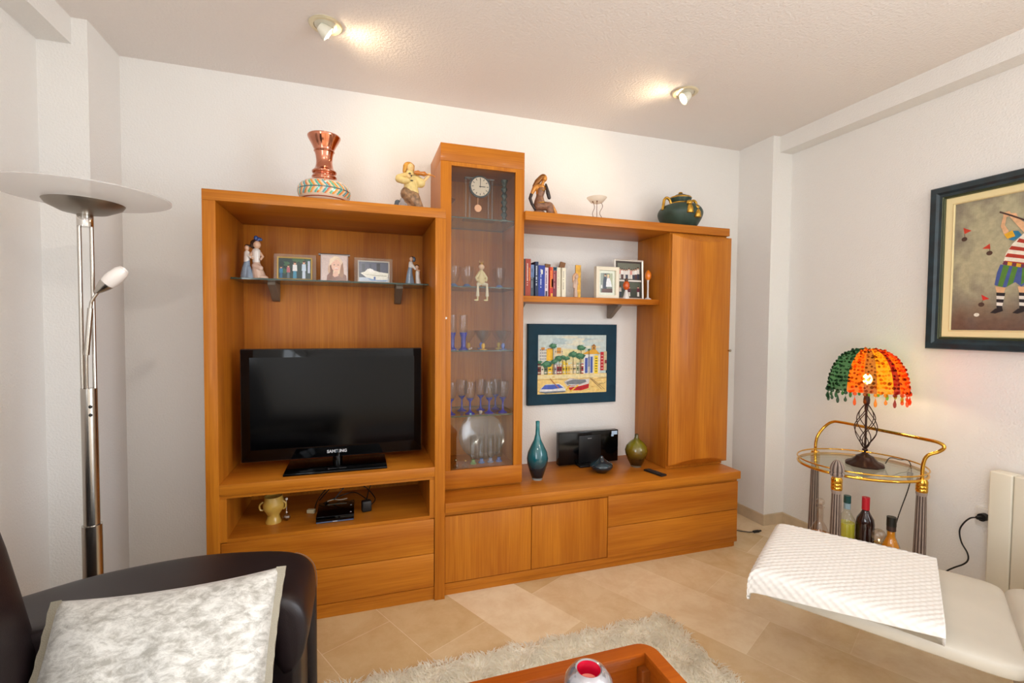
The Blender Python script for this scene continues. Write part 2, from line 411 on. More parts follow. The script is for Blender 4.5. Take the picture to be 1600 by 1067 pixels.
# ------------------------------------------------------------------ ceiling spots (lit)
BULB = mat('lit_bulb', (255, 240, 215), 0.4, emit=(255, 226, 184), estr=60)
RINGM = mat('spot_ring_cream', (222, 210, 178), 0.28, metal=0.35)
SHELL = mat('spot_housing_cream', (226, 222, 206), 0.35)
def ceiling_spot(x, y, sgn, label, power, ax=None, col=(1.0, 0.75, 0.46), soft=0.022):
    t = thing('ceiling_spotlight', label, 'ceiling light', (x, y, 2.5), group='lit ceiling spots')
    bm = BM()
    lathe(bm, [(0.062, 0), (0.066, -0.004), (0.060, -0.009), (0.047, -0.008), (0.044, 0.0)], seg=40, cap=False); O('ring', bm, RINGM, t)
    bm = BM(); lathe(bm, [(0.0445, -0.006), (0.040, -0.001)], seg=32); O('inner_plate', bm, SHELL, t)
    # tilted reflector bulb housing: axis leaning to the side it shines on
    ax = Vector(ax or (sgn * 0.80, 0.22, -0.56)).normalized()
    q = Vector((0, 0, 1)).rotation_difference(ax).to_matrix()
    bm = BM(); lathe(bm, [(0.0, -0.030), (0.016, -0.030), (0.022, -0.018), (0.030, 0.006), (0.031, 0.012), (0.026, 0.011)], seg=28, cap=False)
    bmesh.ops.rotate(bm, verts=bm.verts, cent=(0, 0, 0), matrix=q); bmesh.ops.translate(bm, verts=bm.verts, vec=(0, 0, -0.030)); O('housing', bm, SHELL, t, recalc=False)
    bm = BM(); lathe(bm, [(0.0, 0.017), (0.015, 0.016), (0.0255, 0.010)], seg=28, cap=False)
    bmesh.ops.rotate(bm, verts=bm.verts, cent=(0, 0, 0), matrix=q); bmesh.ops.translate(bm, verts=bm.verts, vec=(0, 0, -0.030)); O('bulb', bm, BULB, t)
    l = bpy.data.lights.new('spot_bulb_light', 'SPOT'); l.energy = power; l.color = col; l.spot_size = math.radians(158); l.spot_blend = 0.8; l.shadow_soft_size = soft
    lo = bpy.data.objects.new('spot_bulb_light', l); COL.objects.link(lo); lo.location = Vector((x, y, 2.47)) + ax * 0.042
    lo.rotation_euler = ax.to_track_quat('-Z', 'Y').to_euler()
ceiling_spot(0.463, -0.545, 1, 'lit gimbal ceiling spot over the television cabinet, housing tilted to the right', 5)
ceiling_spot(2.195, -0.559, -1, 'lit gimbal ceiling spot nearer the green pot, bulb tilted to the left', 5)
# added spots of the same make, unseen behind the camera, as frontal fill
ceiling_spot(0.463, -3.05, 1, 'added gimbal fill spot over the left end of the seating, unseen behind the viewer', 24, (-0.18, 0.80, -0.62), (1.0, 0.93, 0.84), 0.03)
ceiling_spot(2.62, -3.05, 1, 'added gimbal fill spot over the right end of the seating, unseen behind the viewer', 14, (0.1, 0.80, -0.60), (1.0, 0.92, 0.82), 0.03)

# ------------------------------------------------------------------ television cabinet
tv_unit = thing('television_cabinet', 'wide beech television cabinet with open niches and two drawers, left end of the wall unit', 'cabinet', (0.483, -0.243, 0))
D1 = -0.4858
bm = BM(); box(bm, 0.0, 0.0475, D1, -0.002, 0, 1.771, .0015); O('side_panel', bm, WV, tv_unit, world=True)
bm = BM(); box(bm, 0.9183, 0.9658, D1, -0.002, 0, 1.771, .0015); O('side_panel', bm, WV, tv_unit, world=True)
bm = BM(); box(bm, 0.0, 0.9658, D1, -0.002, 1.7712, 1.8146, .0015); O('top_panel', bm, WH, tv_unit, world=True)
bm = BM(); box(bm, 0.0475, 0.9183, -0.02, -0.004, 0.05, 1.771); O('back_panel', bm, WV, tv_unit, world=True)
bm = BM(); box(bm, 0.0475, 0.9183, D1 - .0005, -0.02, 0.585, 0.629, .0015); O('television_shelf', bm, WH, tv_unit, world=True)
bm = BM(); box(bm, 0.0475, 0.9183, -0.474, -0.02, 0.569, 0.585); O('niche_top', bm, WH, tv_unit, world=True)
for x0, x1 in ((0.0475, 0.072), (0.896, 0.9183)):
    bm = BM(); box(bm, x0, x1, -0.478, -0.02, 0.389, 0.569); O('niche_side', bm, WV, tv_unit, world=True)
bm = BM(); box(bm, 0.072, 0.896, -0.478, -0.02, 0.386, 0.401); O('niche_floor', bm, WH, tv_unit, world=True)
for z0, z1 in ((0.2245, 0.385), (0.066, 0.2215)):
    bm = BM(); box(bm, 0.050, 0.916, -0.481, -0.462, z0, z1, .002); O('drawer', bm, WH, tv_unit, world=True)
bm = BM(); box(bm, 0.0475, 0.9183, -0.472, -0.452, 0.0, 0.046); box(bm, 0.0475, 0.9183, -0.478, -0.452, 0.046, 0.063); O('plinth', bm, WH, tv_unit, world=True)

def bracket(parent, x, zt, w=0.034, d=0.15, h=0.085):
    bm = BM()
    pts = [(-0.021, zt), (-0.021, zt - h), (-0.032, zt - h * 1.02), (-0.055, zt - h * 0.9), (-0.021 - d * 0.6, zt - h * 0.5), (-0.021 - d, zt - 0.012), (-0.021 - d, zt)]
    extrude_poly(bm, pts, 'x', x - w / 2, x + w / 2); bmesh.ops.bevel(bm, geom=bm.edges[:], offset=.002, segments=2, affect='EDGES')
    return O('bracket', bm, BRACKET, parent, world=True)
def glass_shelf(name, x0, x1, y0, y1, z, parent=None, th=0.007):
    bm = BM(); box(bm, x0, x1, y0, y1, z - th, z)
    for f in bm.faces: f.material_index = 1 if abs(f.normal.z) < 0.5 else 0
    return O(name, bm, [SHELFG, EDGE], parent, False, world=True)
gs = glass_shelf('glass_shelf', 0.0485, 0.9173, -0.27, -0.0205, 1.489)
tag(gs, 'green-edged glass shelf holding three photo frames inside the television cabinet', 'shelf')
bracket(gs, 0.195, 1.4815); bracket(gs, 0.785, 1.4815)

# ------------------------------------------------------------------ glazed display tower
tower = thing('display_cabinet', 'tall narrow beech display cabinet with a glazed door and five lit levels', 'cabinet', (1.182, -0.17, 0.4546))
tower['label'] = 'tall narrow beech display cabinet with a glass door, tallest piece of the wall unit'
TB = 0.4546
bm = BM(); box(bm, 0.9662, 0.989, -0.315, -0.002, TB, 2.0848); O('side_panel', bm, WV, tower, world=True)
bm = BM(); box(bm, 1.377, 1.398, -0.315, -0.002, TB, 2.0848); O('side_panel', bm, WV, tower, world=True)
bm = BM(); box(bm, 0.989, 1.377, -0.018, -0.004, TB, 2.0848); O('back_panel', bm, WV, tower, world=True)
bm = BM(); box(bm, 0.989, 1.377, -0.315, -0.018, TB, 0.545); O('bottom_panel', bm, WH, tower, world=True)
bm = BM(); box(bm, 0.9662, 1.398, -0.334, -0.002, 2.085, 2.1706, .001); O('top_panel', bm, WH, tower, world=True)
bm = BM()
box(bm, 0.9662, 1.0195, -0.334, -0.316, 0.558, 2.084, .001); box(bm, 1.350, 1.398, -0.334, -0.316, 0.558, 2.084, .001)
box(bm, 1.0195, 1.350, -0.334, -0.316, 2.066, 2.084); 
for v in bm.verts: pass
door = O('door', bm, WV, tower, world=True)
bm = BM(); box(bm, 0.9662, 1.398, -0.334, -0.316, 0.466, 0.5575, .001); O('bottom_rail', bm, WH, door, world=True)
bm = BM(); box(bm, 1.0195, 1.350, -0.3255, -0.3215, 0.5575, 2.066); O('glass_pane', bm, PANE, door, False, world=True)
bm = BM(); tube(bm, [(0.992, -0.334, 1.319), (0.992, -0.343, 1.319), (0.992, -0.350, 1.319)], [.003, .004, .0055], 12); O('knob', bm, STEEL, door, world=True)
for z in (1.827, 1.482, 1.157, 0.823): glass_shelf('glass_shelf', 0.9895, 1.3765, -0.30, -0.0185, z, tower, .006)

# ------------------------------------------------------------------ low sideboard
low = thing('low_cabinet', 'long low beech sideboard with two doors and two drawers, running under the shelves', 'cabinet', (1.82, -0.243, 0))
bm = BM(); box(bm, 0.9662, 2.684, -0.4921, -0.002, 0.4098, 0.4544, .002); O('top_panel', bm, WH, low, world=True)
bm = BM(); box(bm, 0.9662, 2.682, -0.455, -0.004, 0.0, 0.4098); O('carcass', bm, WH, low, world=True)
bm = BM(); box(bm, 0.9662, 2.682, -0.466, -0.456, 0.388, 0.4098); O('top_rail', bm, WH, low, world=True)
for x0, x1 in ((0.968, 1.4005), (1.4035, 1.8275)):
    bm = BM(); box(bm, x0, x1, -0.475, -0.456, 0.068, 0.385, .002); O('door', bm, WV, low, world=True)
for z0, z1 in ((0.2275, 0.391), (0.062, 0.2245)):
    bm = BM(); box(bm, 1.8315, 2.682, -0.475, -0.456, z0, z1, .002); O('drawer', bm, WH, low, world=True)
bm = BM(); box(bm, 0.9662, 2.694, -0.4645, -0.456, 0.030, 0.060, .001); box(bm, 0.9662, 2.67, -0.4568, -0.44, 0.0, 0.030); O('plinth', bm, WH, low, world=True)

# ------------------------------------------------------------------ top shelf bridge, wall shelf, tall cabinet
bm = BM(); box(bm, 1.3985, 2.693, -0.3526, -0.002, 1.8276, 1.8726, .0015)
tag(O('bridge_shelf', bm, WH, None, world=True), 'long beech top board joining the glazed cabinet to the tall closed cabinet', 'shelf')
bm = BM(); box(bm, 1.3985, 2.288, -0.24, -0.002, 1.415, 1.4465, .0015)
bs = tag(O('wall_shelf', bm, WH, None, world=True), 'short beech wall shelf holding the books and wedding photo', 'shelf')
bracket(bs, 1.46, 1.415, .028, .13, .08); bracket(bs, 2.075, 1.415, .028, .13, .08)
tall = thing('tall_cabinet', 'closed beech cabinet with a bowed door, standing on the right end of the low sideboard', 'cabinet', (2.49, -0.17, TB))
bm = BM(); box(bm, 2.289, 2.690, -0.33, -0.003, TB + .0005, 1.8274, .001); O('carcass', bm, WV, tall, world=True)
# bowed door: bulge across the width, cut by slanting chamfers at head and foot
bm = BM(); NX, NZ = 40, 150; X0, X1, Z0, Z1 = 2.293, 2.710, 0.475, 1.817; Dm = 0.034
grid = []
for j in range(NZ + 1):
    tz = j / NZ
    z = Z0 + (Z1 - Z0) * (0.5 - 0.5 * math.cos(PI * tz)); row = []
    for i in range(NX + 1):
        u = i / NX; dep = Dm * (1 - (2 * u - 1) ** 2)
        dep = max(0, min(dep, (z - Z0) / 1.15, (Z1 - z) / 1.15))
        row.append(bm.verts.new((X0 + (X1 - X0) * u, -0.349 - dep, z)))
    grid.append(row)
for j in range(NZ):
    for i in range(NX): bm.faces.new((grid[j][i], grid[j][i + 1], grid[j + 1][i + 1], grid[j + 1][i]))
box(bm, X0, X1, -0.349, -0.331, Z0, Z1)
d2 = O('door', bm, WV, tall, world=True, angle=22)
bm = BM(); tube(bm, [(2.700, -0.350, 1.145), (2.700, -0.362, 1.145), (2.700, -0.372, 1.145)], [.004, .005, .008], 12); O('knob', bm, STEEL, d2, world=True)

# ------------------------------------------------------------------ television
tv = thing('television', 'large flat black television on a glossy swivel stand', 'television', (0.49, -0.34, 0.629))
bm = BM(); box(bm, 0.090, 0.878, -0.318, -0.288, 0.668, 1.173, .006, 3); O('bezel', bm, mat('tv_smoke_bezel', (52, 44, 44), 0.12, coat=0.5), tv, world=True)
bm = BM(); box(bm, 0.094, 0.874, -0.3195, -0.3178, 0.672, 1.169, .001); O('front_glass', bm, BLACKGLOSS, tv, world=True)
bm = BM(); box(bm, 0.128, 0.842, -0.3199, -0.3194, 0.722, 1.134); O('screen', bm, mat('tv_screen', (3, 3, 4), 0.12, spec=0.22), tv, world=True)
bm = BM(); box(bm, 0.18, 0.79, -0.288, -0.255, 0.70, 1.12, .012, 3); O('rear_housing', bm, BLACK, tv, world=True)
bm = BM(); box(bm, 0.275, 0.708, -0.445, -0.225, 0.6295, 0.640, .003, 2); O('stand_base', bm, BLACKGLOSS, tv, world=True)
bm = BM(); tube(bm, [(0.49, -0.300, 0.639), (0.49, -0.300, 0.70)], .022, 20); O('stand_neck', bm, thin_glass('smoky_acrylic', (0.35, 0.38, 0.42)), tv, world=True)
LOGOM = mat('logo_silver', (205, 205, 210), 0.35)
textmesh('logo', 'SAMSUNG', 0.019, LOGOM, tv, (0.488, -0.3203, 0.694), ROT_FRONT, bold=0.0006)

# ------------------------------------------------------------------ floor lamp
lamp = thing('floor_lamp', 'brushed steel uplighter floor lamp with a wide frosted glass disc and reading arm', 'lamp', (-0.25, -0.76, 0))
bm = BM(); lathe(bm, [(0.0, 0), (0.13, 0), (0.13, 0.012), (0.12, 0.02), (0.03, 0.026), (0.0, 0.026)], seg=48, cap=False); O('base', bm, STEEL, lamp)
bm = BM(); lathe(bm, [(0.0265, 0.02), (0.0265, 0.62)], seg=32); O('lower_pole', bm, STEEL, lamp)
bm = BM(); lathe(bm, [(0.0215, 0.62), (0.0215, 1.07)], seg=32); O('pole_sleeve', bm, STEEL, lamp)
for dx in (-0.0155, 0.0155):
    bm = BM(); tube(bm, [(dx, dx * 0.1, 1.065), (dx, dx * 0.1, 1.625)], .0058, 14); O('rod', bm, STEEL, lamp)
bm = BM(); lathe(bm, [(0.021, 1.592), (0.021, 1.635), (0.017, 1.642), (0.0165, 1.665)], seg=32); O('collar', bm, CHROME, lamp)
bm = BM(); lathe(bm, [(0.0, 1.628), (0.02, 1.630), (0.06, 1.638), (0.095, 1.656), (0.103, 1.668), (0.100, 1.668), (0.092, 1.659), (0.0, 1.640)], seg=56, cap=False); O('reflector_dish', bm, mat('dish_steel', (150, 142, 132), 0.36, metal=0.9), lamp)
FROST = thin_glass('frosted_glass', (0.95, 0.95, 0.95), rough=0.25, haze=0.42, hazecol=(0.93, 0.91, 0.90))
bm = BM(); lathe(bm, [(0.085, 1.672), (0.15, 1.675), (0.205, 1.684), (0.228, 1.692), (0.228, 1.696), (0.204, 1.689), (0.15, 1.680), (0.085, 1.677)], seg=80, cap=False); O('glass_disc', bm, FROST, lamp)
for k in range(2):
    bm = BM(); ball(bm, (0.012, -0.0212, 1.012 - k * 0.027), .0052, 12, 8); O('dimmer_knob', bm, BLACK, lamp)
arm = smooth_path([(0.000, -0.012, 1.07), (0.004, -0.02, 1.16), (0.010, -0.026, 1.24), (0.022, -0.03, 1.33), (0.028, -0.032, 1.355), (0.05, -0.034, 1.39)], 8)
bm = BM(); tube(bm, arm, .0045, 12); tube(bm, [arm[10], arm[24]], .0075, 12); a_ = O('reading_arm', bm, STEEL, lamp)
hd = Vector((0.62, -0.05, 0.60)).normalized(); q = Vector((0, 0, 1)).rotation_difference(hd).to_matrix()
def placed(bm, q, loc):
    bmesh.ops.rotate(bm, verts=bm.verts, cent=(0, 0, 0), matrix=q); bmesh.ops.translate(bm, verts=bm.verts, vec=loc)
bm = BM(); lathe(bm, [(0.005, -0.005), (0.010, 0.004), (0.018, 0.026), (0.021, 0.040)], seg=24); placed(bm, q, (0.042, -0.034, 1.383)); O('lamp_holder', bm, STEEL, a_)
bm = BM(); lathe(bm, [(0.0205, 0.038), (0.0235, 0.055), (0.0235, 0.070), (0.020, 0.095), (0.014, 0.106), (0.011, 0.100)], seg=28); placed(bm, q, (0.042, -0.034, 1.383)); O('reading_shade', bm, mat('opal_glass', (240, 232, 226), 0.25, coat=0.4), a_)

# ------------------------------------------------------------------ dark leather sofa
sofa = thing('leather_sofa', 'dark brown leather sofa against the left wall, with a padded arm', 'sofa', (-0.05, -1.8, 0))
bm = BM(); box(bm, -0.50, 0.43, -2.42, -1.10, 0.05, 0.20, .02, 4); O('base', bm, LEATHER, sofa, world=True)
bm = BM(); puffy(bm, 0.11, -1.58, 0.27, 0.34, 0.28, 0.09, .22, .45); O('seat_cushion', bm, LEATHER, sofa, world=True)
bm = BM(); puffy(bm, 0.11, -2.12, 0.27, 0.345, 0.26, 0.09, .22, .45); O('seat_cushion', bm, LEATHER, sofa, world=True)
for yc, hh in ((-1.555, .30), (-2.12, .27)):
    bm = BM(); puffy(bm, 0, 0, 0, 0.105, hh, 0.35, .45, .5)
    bmesh.ops.rotate(bm, verts=bm.verts, cent=(0, 0, 0), matrix=Matrix.Rotation(math.radians(-12), 3, 'Y')); bmesh.ops.translate(bm, verts=bm.verts, vec=(-0.232, yc, 0.64)); O('back_cushion', bm, LEATHER, sofa, world=True)
bm = BM(); box(bm, -0.60, -0.46, -2.45, -1.06, 0.05, 0.72, .04, 5); O('back_frame', bm, LEATHER, sofa, world=True)
for y0, y1 in ((-1.285, -1.085), (-2.46, -2.40)):
    bm = BM(); box(bm, -0.46, 0.435, y0, y1, 0.05, 0.50, .025, 4); O('arm_panel', bm, LEATHER, sofa, world=True)
bm = BM(); box(bm, -0.40, 0.458, -1.092, -1.045, 0.04, 0.475, .02, 4); O('outer_side_panel', bm, LEATHER, sofa, world=True)
# arm pad: soft slab that rolls over the front of the arm
outl = smooth_path([(-0.45, 0, 0.52), (-0.30, 0, 0.545), (-0.10, 0, 0.585), (0.12, 0, 0.602), (0.30, 0, 0.592), (0.40, 0, 0.572), (0.446, 0, 0.535), (0.458, 0, 0.475), (0.448, 0, 0.41), (0.425, 0, 0.372)], 6)
inn = smooth_path([(0.392, 0, 0.366), (0.368, 0, 0.40), (0.36, 0, 0.46), (0.33, 0, 0.505), (0.12, 0, 0.515), (-0.2, 0, 0.49), (-0.45, 0, 0.45)], 6)
pr_ = [(p.x, p.z) for p in outl] + [(p.x, p.z) for p in inn]
bm = BM(); NYS = 14; rings = []
cxp, czp = 0.10, 0.53
for k in range(NYS + 1):
    t = k / NYS * 2 - 1
    y = -1.175 + 0.135 * math.sin(t * PI / 2)
    e = (1 - abs(t) ** 5.0)
    rings.append([])
    for i, (px, pz) in enumerate(pr_):
        # shrink the section towards the spine of the pad near the two edges
        if i < len(outl): jx, jz = pr_[min(len(pr_) - 1, len(outl) + int((len(outl) - 1 - i) / (len(outl) - 1) * (len(inn) - 1)))]
        else: jx, jz = pr_[int((1 - (i - len(outl)) / (len(inn) - 1)) * (len(outl) - 1))]
        mxx, mzz = (px + jx) / 2, (pz + jz) / 2
        s = 0.35 + 0.65 * (1 - abs(t) ** 4) ** 0.5
        rings[-1].append(bm.verts.new((mxx + (px - mxx) * s, y, mzz + (pz - mzz) * s)))
for A, B_ in zip(rings, rings[1:]):
    for i in range(len(A)): bm.faces.new((A[i], A[(i + 1) % len(A)], B_[(i + 1) % len(A)], B_[i]))
bm.faces.new(rings[0]); bm.faces.new(list(reversed(rings[-1])))
pad = O('arm_pad', bm, LEATHER, sofa, world=True, angle=180)
bm = BM(); ln = [Vector((p.x + .001, -1.052, p.z + 0.0005)) for p in outl[6:]]
tube(bm, [(p.x * 1.0 + 0.0, -1.058, p.z - 0.012 if p.x < .4 else p.z) for p in outl[10:]], .0012, 6); O('seam', bm, STITCH, pad, world=True)
for x in (-0.5, 0.38):
    for y in (-1.15, -2.38):
        bm = BM(); lathe(bm, [(0.016, 0), (0.022, 0.05)], seg=16, c=(x, y, 0)); O('leg', bm, BLACK, sofa, world=True)

# crushed velvet cushion leaning on the arm
m, nt, b = newmat('crushed_velvet')
tc = nt.nodes.new('ShaderNodeTexCoord'); mp = nt.nodes.new('ShaderNodeMapping'); mp.inputs['Scale'].default_value = (26, 48, 30); mp.inputs['Rotation'].default_value = (0, 0, 0.5)
n = nt.nodes.new('ShaderNodeTexNoise'); n.inputs['Scale'].default_value = 1; n.inputs['Detail'].default_value = 7; n.inputs['Roughness'].default_value = 0.72; n.inputs['Distortion'].default_value = 0.35
r = nt.nodes.new('ShaderNodeValToRGB'); r.color_ramp.elements[0].position = 0.38; r.color_ramp.elements[1].position = 0.6
r.color_ramp.elements[0].color = (*lin((170, 166, 157)), 1); r.color_ramp.elements[1].color = (*lin((232, 230, 224)), 1)
nt.links.new(tc.outputs['Object'], mp.inputs[0]); nt.links.new(mp.outputs[0], n.inputs['Vector']); nt.links.new(n.outputs['Fac'], r.inputs[0]); nt.links.new(r.outputs[0], b.inputs['Base Color'])
bp_ = nt.nodes.new('ShaderNodeBump'); bp_.inputs['Strength'].default_value = 0.5; bp_.inputs['Distance'].default_value = 0.004; nt.links.new(n.outputs['Fac'], bp_.inputs['Height']); nt.links.new(bp_.outputs[0], b.inputs['Normal'])
b.inputs['Roughness'].default_value = 0.38; b.inputs['Sheen Weight'].default_value = 0.5; b.inputs['Metallic'].default_value = 0.15
VELVET = m
def pillow(name, w, h, th, m_, trim_m, loc, X, V, label, cat):
    X = Vector(X).normalized(); V = Vector(V); V = (V - X * V.dot(X)).normalized(); N = X.cross(V)
    M = Matrix(((X.x, V.x, N.x), (X.y, V.y, N.y), (X.z, V.z, N.z)))
    bm = BM(); n_ = 48; top = {}; bot = {}
    def P(u, v, s):
        x = u * (1 - 0.055 * (1 - v * v)) * w / 2; y = v * (1 - 0.055 * (1 - u * u)) * h / 2
        t = th / 2 * ((1 - u ** 4) * (1 - v ** 4)) ** 0.55
        t += 0.003 * math.sin(9 * u + 2 * v) * (1 - u * u) * (1 - v * v)
        return (x, y, s * t)
    for i in range(n_ + 1):
        for j in range(n_ + 1):
            u = 2 * i / n_ - 1; v = 2 * j / n_ - 1
            top[i, j] = bm.verts.new(P(u, v, 1))
            bot[i, j] = top[i, j] if i in (0, n_) or j in (0, n_) else bm.verts.new(P(u, v, -1))
    for i in range(n_):
        for j in range(n_):
            bm.faces.new((top[i, j], top[i + 1, j], top[i + 1, j + 1], top[i, j + 1])); bm.faces.new((bot[i, j], bot[i, j + 1], bot[i + 1, j + 1], bot[i + 1, j]))
    t = O(name, bm, m_, None, angle=80); t.location = loc; t.rotation_euler = M.to_euler()
    tag(t, label, cat)
    for s in (-1, 1):
        bm = BM(); k = 40; rows = []
        for j in range(k + 1):
            v = (2 * j / k - 1); xx = s * (1 - 0.055 * (1 - v * v)) * w / 2
            rows.append([bm.verts.new((xx - s * 0.010, v * h / 2, 0.0065)), bm.verts.new((xx + s * 0.013 + s * 0.0012 * math.sin(j * 1.7), v * h / 2, 0.002)), bm.verts.new((xx + s * 0.013, v * h / 2, -0.002)), bm.verts.new((xx - s * 0.008, v * h / 2, -0.0055))])
        for A, B_ in zip(rows, rows[1:]):
            for q_ in range(4): bm.faces.new((A[q_], A[(q_ + 1) % 4], B_[(q_ + 1) % 4], B_[q_]))
        O('trim', bm, trim_m, t, angle=30)
    return t
TRIM = mat('braided_silver_trim', (168, 160, 142), 0.5, metal=0.3, bump=(500, 1.0, 0.002))
pillow('velvet_cushion', 0.478, 0.48, 0.12, VELVET, TRIM, (0.152, -1.432, 0.452), (1, -0.0, 0.02), (0.02, 0.66, 0.75), 'silver-white crushed velvet cushion leaning on the dark leather sofa arm', 'cushion')

# ------------------------------------------------------------------ cream lounge chair and waffle throw
chair = thing('lounge_chair', 'cream leather lounge chair with extended leg rest, beside the drinks trolley', 'armchair', (2.5, -1.9, 0))
du = Vector((0.52, -0.854, 0)).normalized(); dw = Vector((0.854, 0.52, 0)).normalized()
def frame_pt(s, w, z): 
    p = Vector((1.885, -1.385, 0)) + du * s + dw * w; return (p.x, p.y, z)
def oriented(bm):
    for v in bm.verts: v.co = Vector(frame_pt(v.co.x, v.co.y, v.co.z))
bm = BM(); puffy(bm, 0.325, 0.290, 0.380, 0.325, 0.278, 0.032, .15, .4, 96, 24); oriented(bm); legr = O('leg_rest', bm, CREAM, chair, world=True)
bm = BM(); puffy(bm, 0.90, 0.285, 0.32, 0.262, 0.285, 0.115, .2, .4); oriented(bm); O('seat', bm, CREAM, chair, world=True)
bm = BM(); puffy(bm, 1.22, 0.285, 0.60, 0.075, 0.285, 0.36, .3, .4); oriented(bm); O('backrest', bm, CREAM, chair, world=True)
for w in (-0.06, 0.63):
    bm = BM(); puffy(bm, 0.98, w, 0.34, 0.27, 0.055, 0.18, .25, .4); oriented(bm); O('armrest', bm, CREAM, chair, world=True)
bm = BM(); box(bm, 0.15, 0.95, 0.24, 0.34, 0.335, 0.350, .003); oriented(bm); O('support_rail', bm, CHROME, chair, world=True)
for s_, w_ in ((0.80, 0.06), (0.80, 0.50), (1.2, 0.06), (1.2, 0.50)):
    bm = BM(); p = frame_pt(s_, w_, 0); lathe(bm, [(0.014, 0), (0.018, 0.27)], seg=16, c=(p[0], p[1], 0)); O('leg', bm, CHROME, chair, world=True)
# throw: folded slab with a raised waffle weave
THROW = mat('white_waffle_cotton', (236, 232, 227), 0.9)
bm = BM(); NU, NV = 230, 230
Ac, Bc, Cc, Dc = Vector((2.350, -1.070)), Vector((2.655, -1.496)), Vector((2.128, -1.824)), Vector((1.864, -1.392))
def tp_(u, v):
    return (Dc * (1 - u) + Cc * u) * (1 - v) + (Ac * (1 - u) + Bc * u) * v
TT = 0.4125
def sp_(a, r): return r * math.log1p(math.exp(min(40, a / r)))
def throw_pt(u, v):
    Lu, Lv = 0.50, 0.58
    hv = 0.022 + 0.066 * (1 - u); hu = 0.080 - 0.030 * v
    au = u * (Lu + hu) - hu; av = v * (Lv + hv) - hv; r_ = 0.012
    pu, pv = min(1, sp_(au, r_) / Lu), min(1, sp_(av, r_) / Lv)
    p = tp_(pu, pv)
    du_, dv_ = sp_(-au, r_), sp_(-av, r_)
    drop = max(du_, dv_) + 0.25 * min(du_, dv_)
    e = min((1 - u) * Lu, (1 - v) * Lv); rnd = math.sqrt(max(0, 1 - (1 - min(1, e / 0.022)) ** 2))
    w = 0.0017 * math.sin(u * (Lu + .05) / 0.0142 * PI) * math.sin(v * (Lv + .05) / 0.0142 * PI)
    fv = 1 / (1 + math.exp(max(-30, min(30, av / r_)))); fu = 1 / (1 + math.exp(max(-30, min(30, au / r_))))
    h = 0.031 + (0.021 + 0.003 * math.sin(5 * u + 1) * math.sin(4 * v)) * rnd
    nrm = Vector((0, 0, 1)) * (1 - max(fu, fv)) - dw * fv - du * fu
    q_ = Vector((p.x, p.y, TT + h - drop)) + nrm * w - (dw * fv + du * fu) * 0.012
    return tuple(q_)
T_, B2 = {}, {}
for i in range(NU + 1):
    for j in range(NV + 1):
        T_[i, j] = bm.verts.new(throw_pt(i / NU, j / NV))
for i in range(0, NU):
    for j in range(0, NV): bm.faces.new((T_[i, j], T_[i + 1, j], T_[i + 1, j + 1], T_[i, j + 1]))
edge = [(i, 0) for i in range(NU)] + [(NU, j) for j in range(NV)] + [(i, NV) for i in range(NU, 0, -1)] + [(0, j) for j in range(NV, 0, -1)]
low_ = []
cen_ = tp_(0.5, 0.5)
for (i, j) in edge:
    c0_ = T_[i, j].co; hang = j == 0 or i == 0
    d_c = (Vector((cen_.x, cen_.y)) - c0_.xy).normalized() * (0.012 if hang else 0.006)
    low_.append(bm.verts.new((c0_.x + d_c.x, c0_.y + d_c.y, max(c0_.z - (0.002 if hang else 0.022), TT + .001) if not hang else c0_.z - 0.002)))
for k in range(len(edge)):
    a, b2 = edge[k], edge[(k + 1) % len(edge)]
    bm.faces.new((T_[b2], T_[a], low_[k], low_[(k + 1) % len(edge)]))
# underside lies on the leather
mid_ = []
for (i, j), v_ in zip(edge, low_):
    mid_.append(bm.verts.new((v_.co.x, v_.co.y, TT + 0.0005)) if v_.co.z < TT else v_)
for k in range(len(edge)):
    a_, b_ = low_[k], low_[(k + 1) % len(edge)]; c_, d_ = mid_[(k + 1) % len(edge)], mid_[k]
    fs_ = []
    for q_ in (a_, b_, c_, d_):
        if q_ not in fs_: fs_.append(q_)
    if len(fs_) > 2: bm.faces.new(fs_)
bm.faces.new(mid_)
tag(O('waffle_throw', bm, THROW, None, world=True, angle=180), 'folded white waffle-weave throw lying on the cream leg rest', 'blanket')

# ------------------------------------------------------------------ rug
bm = BM(); box(bm, 0.475, 1.86, -2.30, -0.925, 0.0, 0.012, .004)
rug = O('shaggy_rug', bm, mat('rug_backing', (250, 244, 230), 0.95), None, world=True); tag(rug, 'cream shaggy rug under the coffee table', 'rug')
rng = np.random.default_rng(3)
N = 62000
px = rng.uniform(0.47, 1.875, N); py = rng.uniform(-2.31, -0.91, N)
# skip what lies far under the table or behind the camera to save geometry
vis = (py > -1.95) & ~((px < 1.0) & (py < -1.72))
px, py = px[vis], py[vis]; N = len(px)
cl = np.stack([np.sin(px * 37 + np.sin(py * 23) * 2), np.cos(py * 41 + np.sin(px * 19) * 2)], 1)
ang = rng.uniform(0, 2 * np.pi, N); ln_ = rng.uniform(0.5, 1.0, N) * 0.042
lx = np.cos(ang) * 0.55 + cl[:, 0] * 0.5; ly = np.sin(ang) * 0.55 + cl[:, 1] * 0.5
hgt = rng.uniform(0.006, 0.017, N)
sx_, sy_ = -np.sin(ang) * 0.0026, np.cos(ang) * 0.0026
P0 = np.stack([px, py, np.full(N, 0.010)], 1); S = np.stack([sx_, sy_, np.zeros(N)], 1)
P1 = P0 + np.stack([lx * ln_ * 0.35, ly * ln_ * 0.35, hgt * 0.7], 1); P2 = P0 + np.stack([lx * ln_, ly * ln_, hgt], 1)
V_ = np.stack([P0 - S, P0 + S, P1 + S, P1 - S, P2], 1).reshape(-1, 3) - np.array(rug.location)
idx = np.arange(N)[:, None] * 5
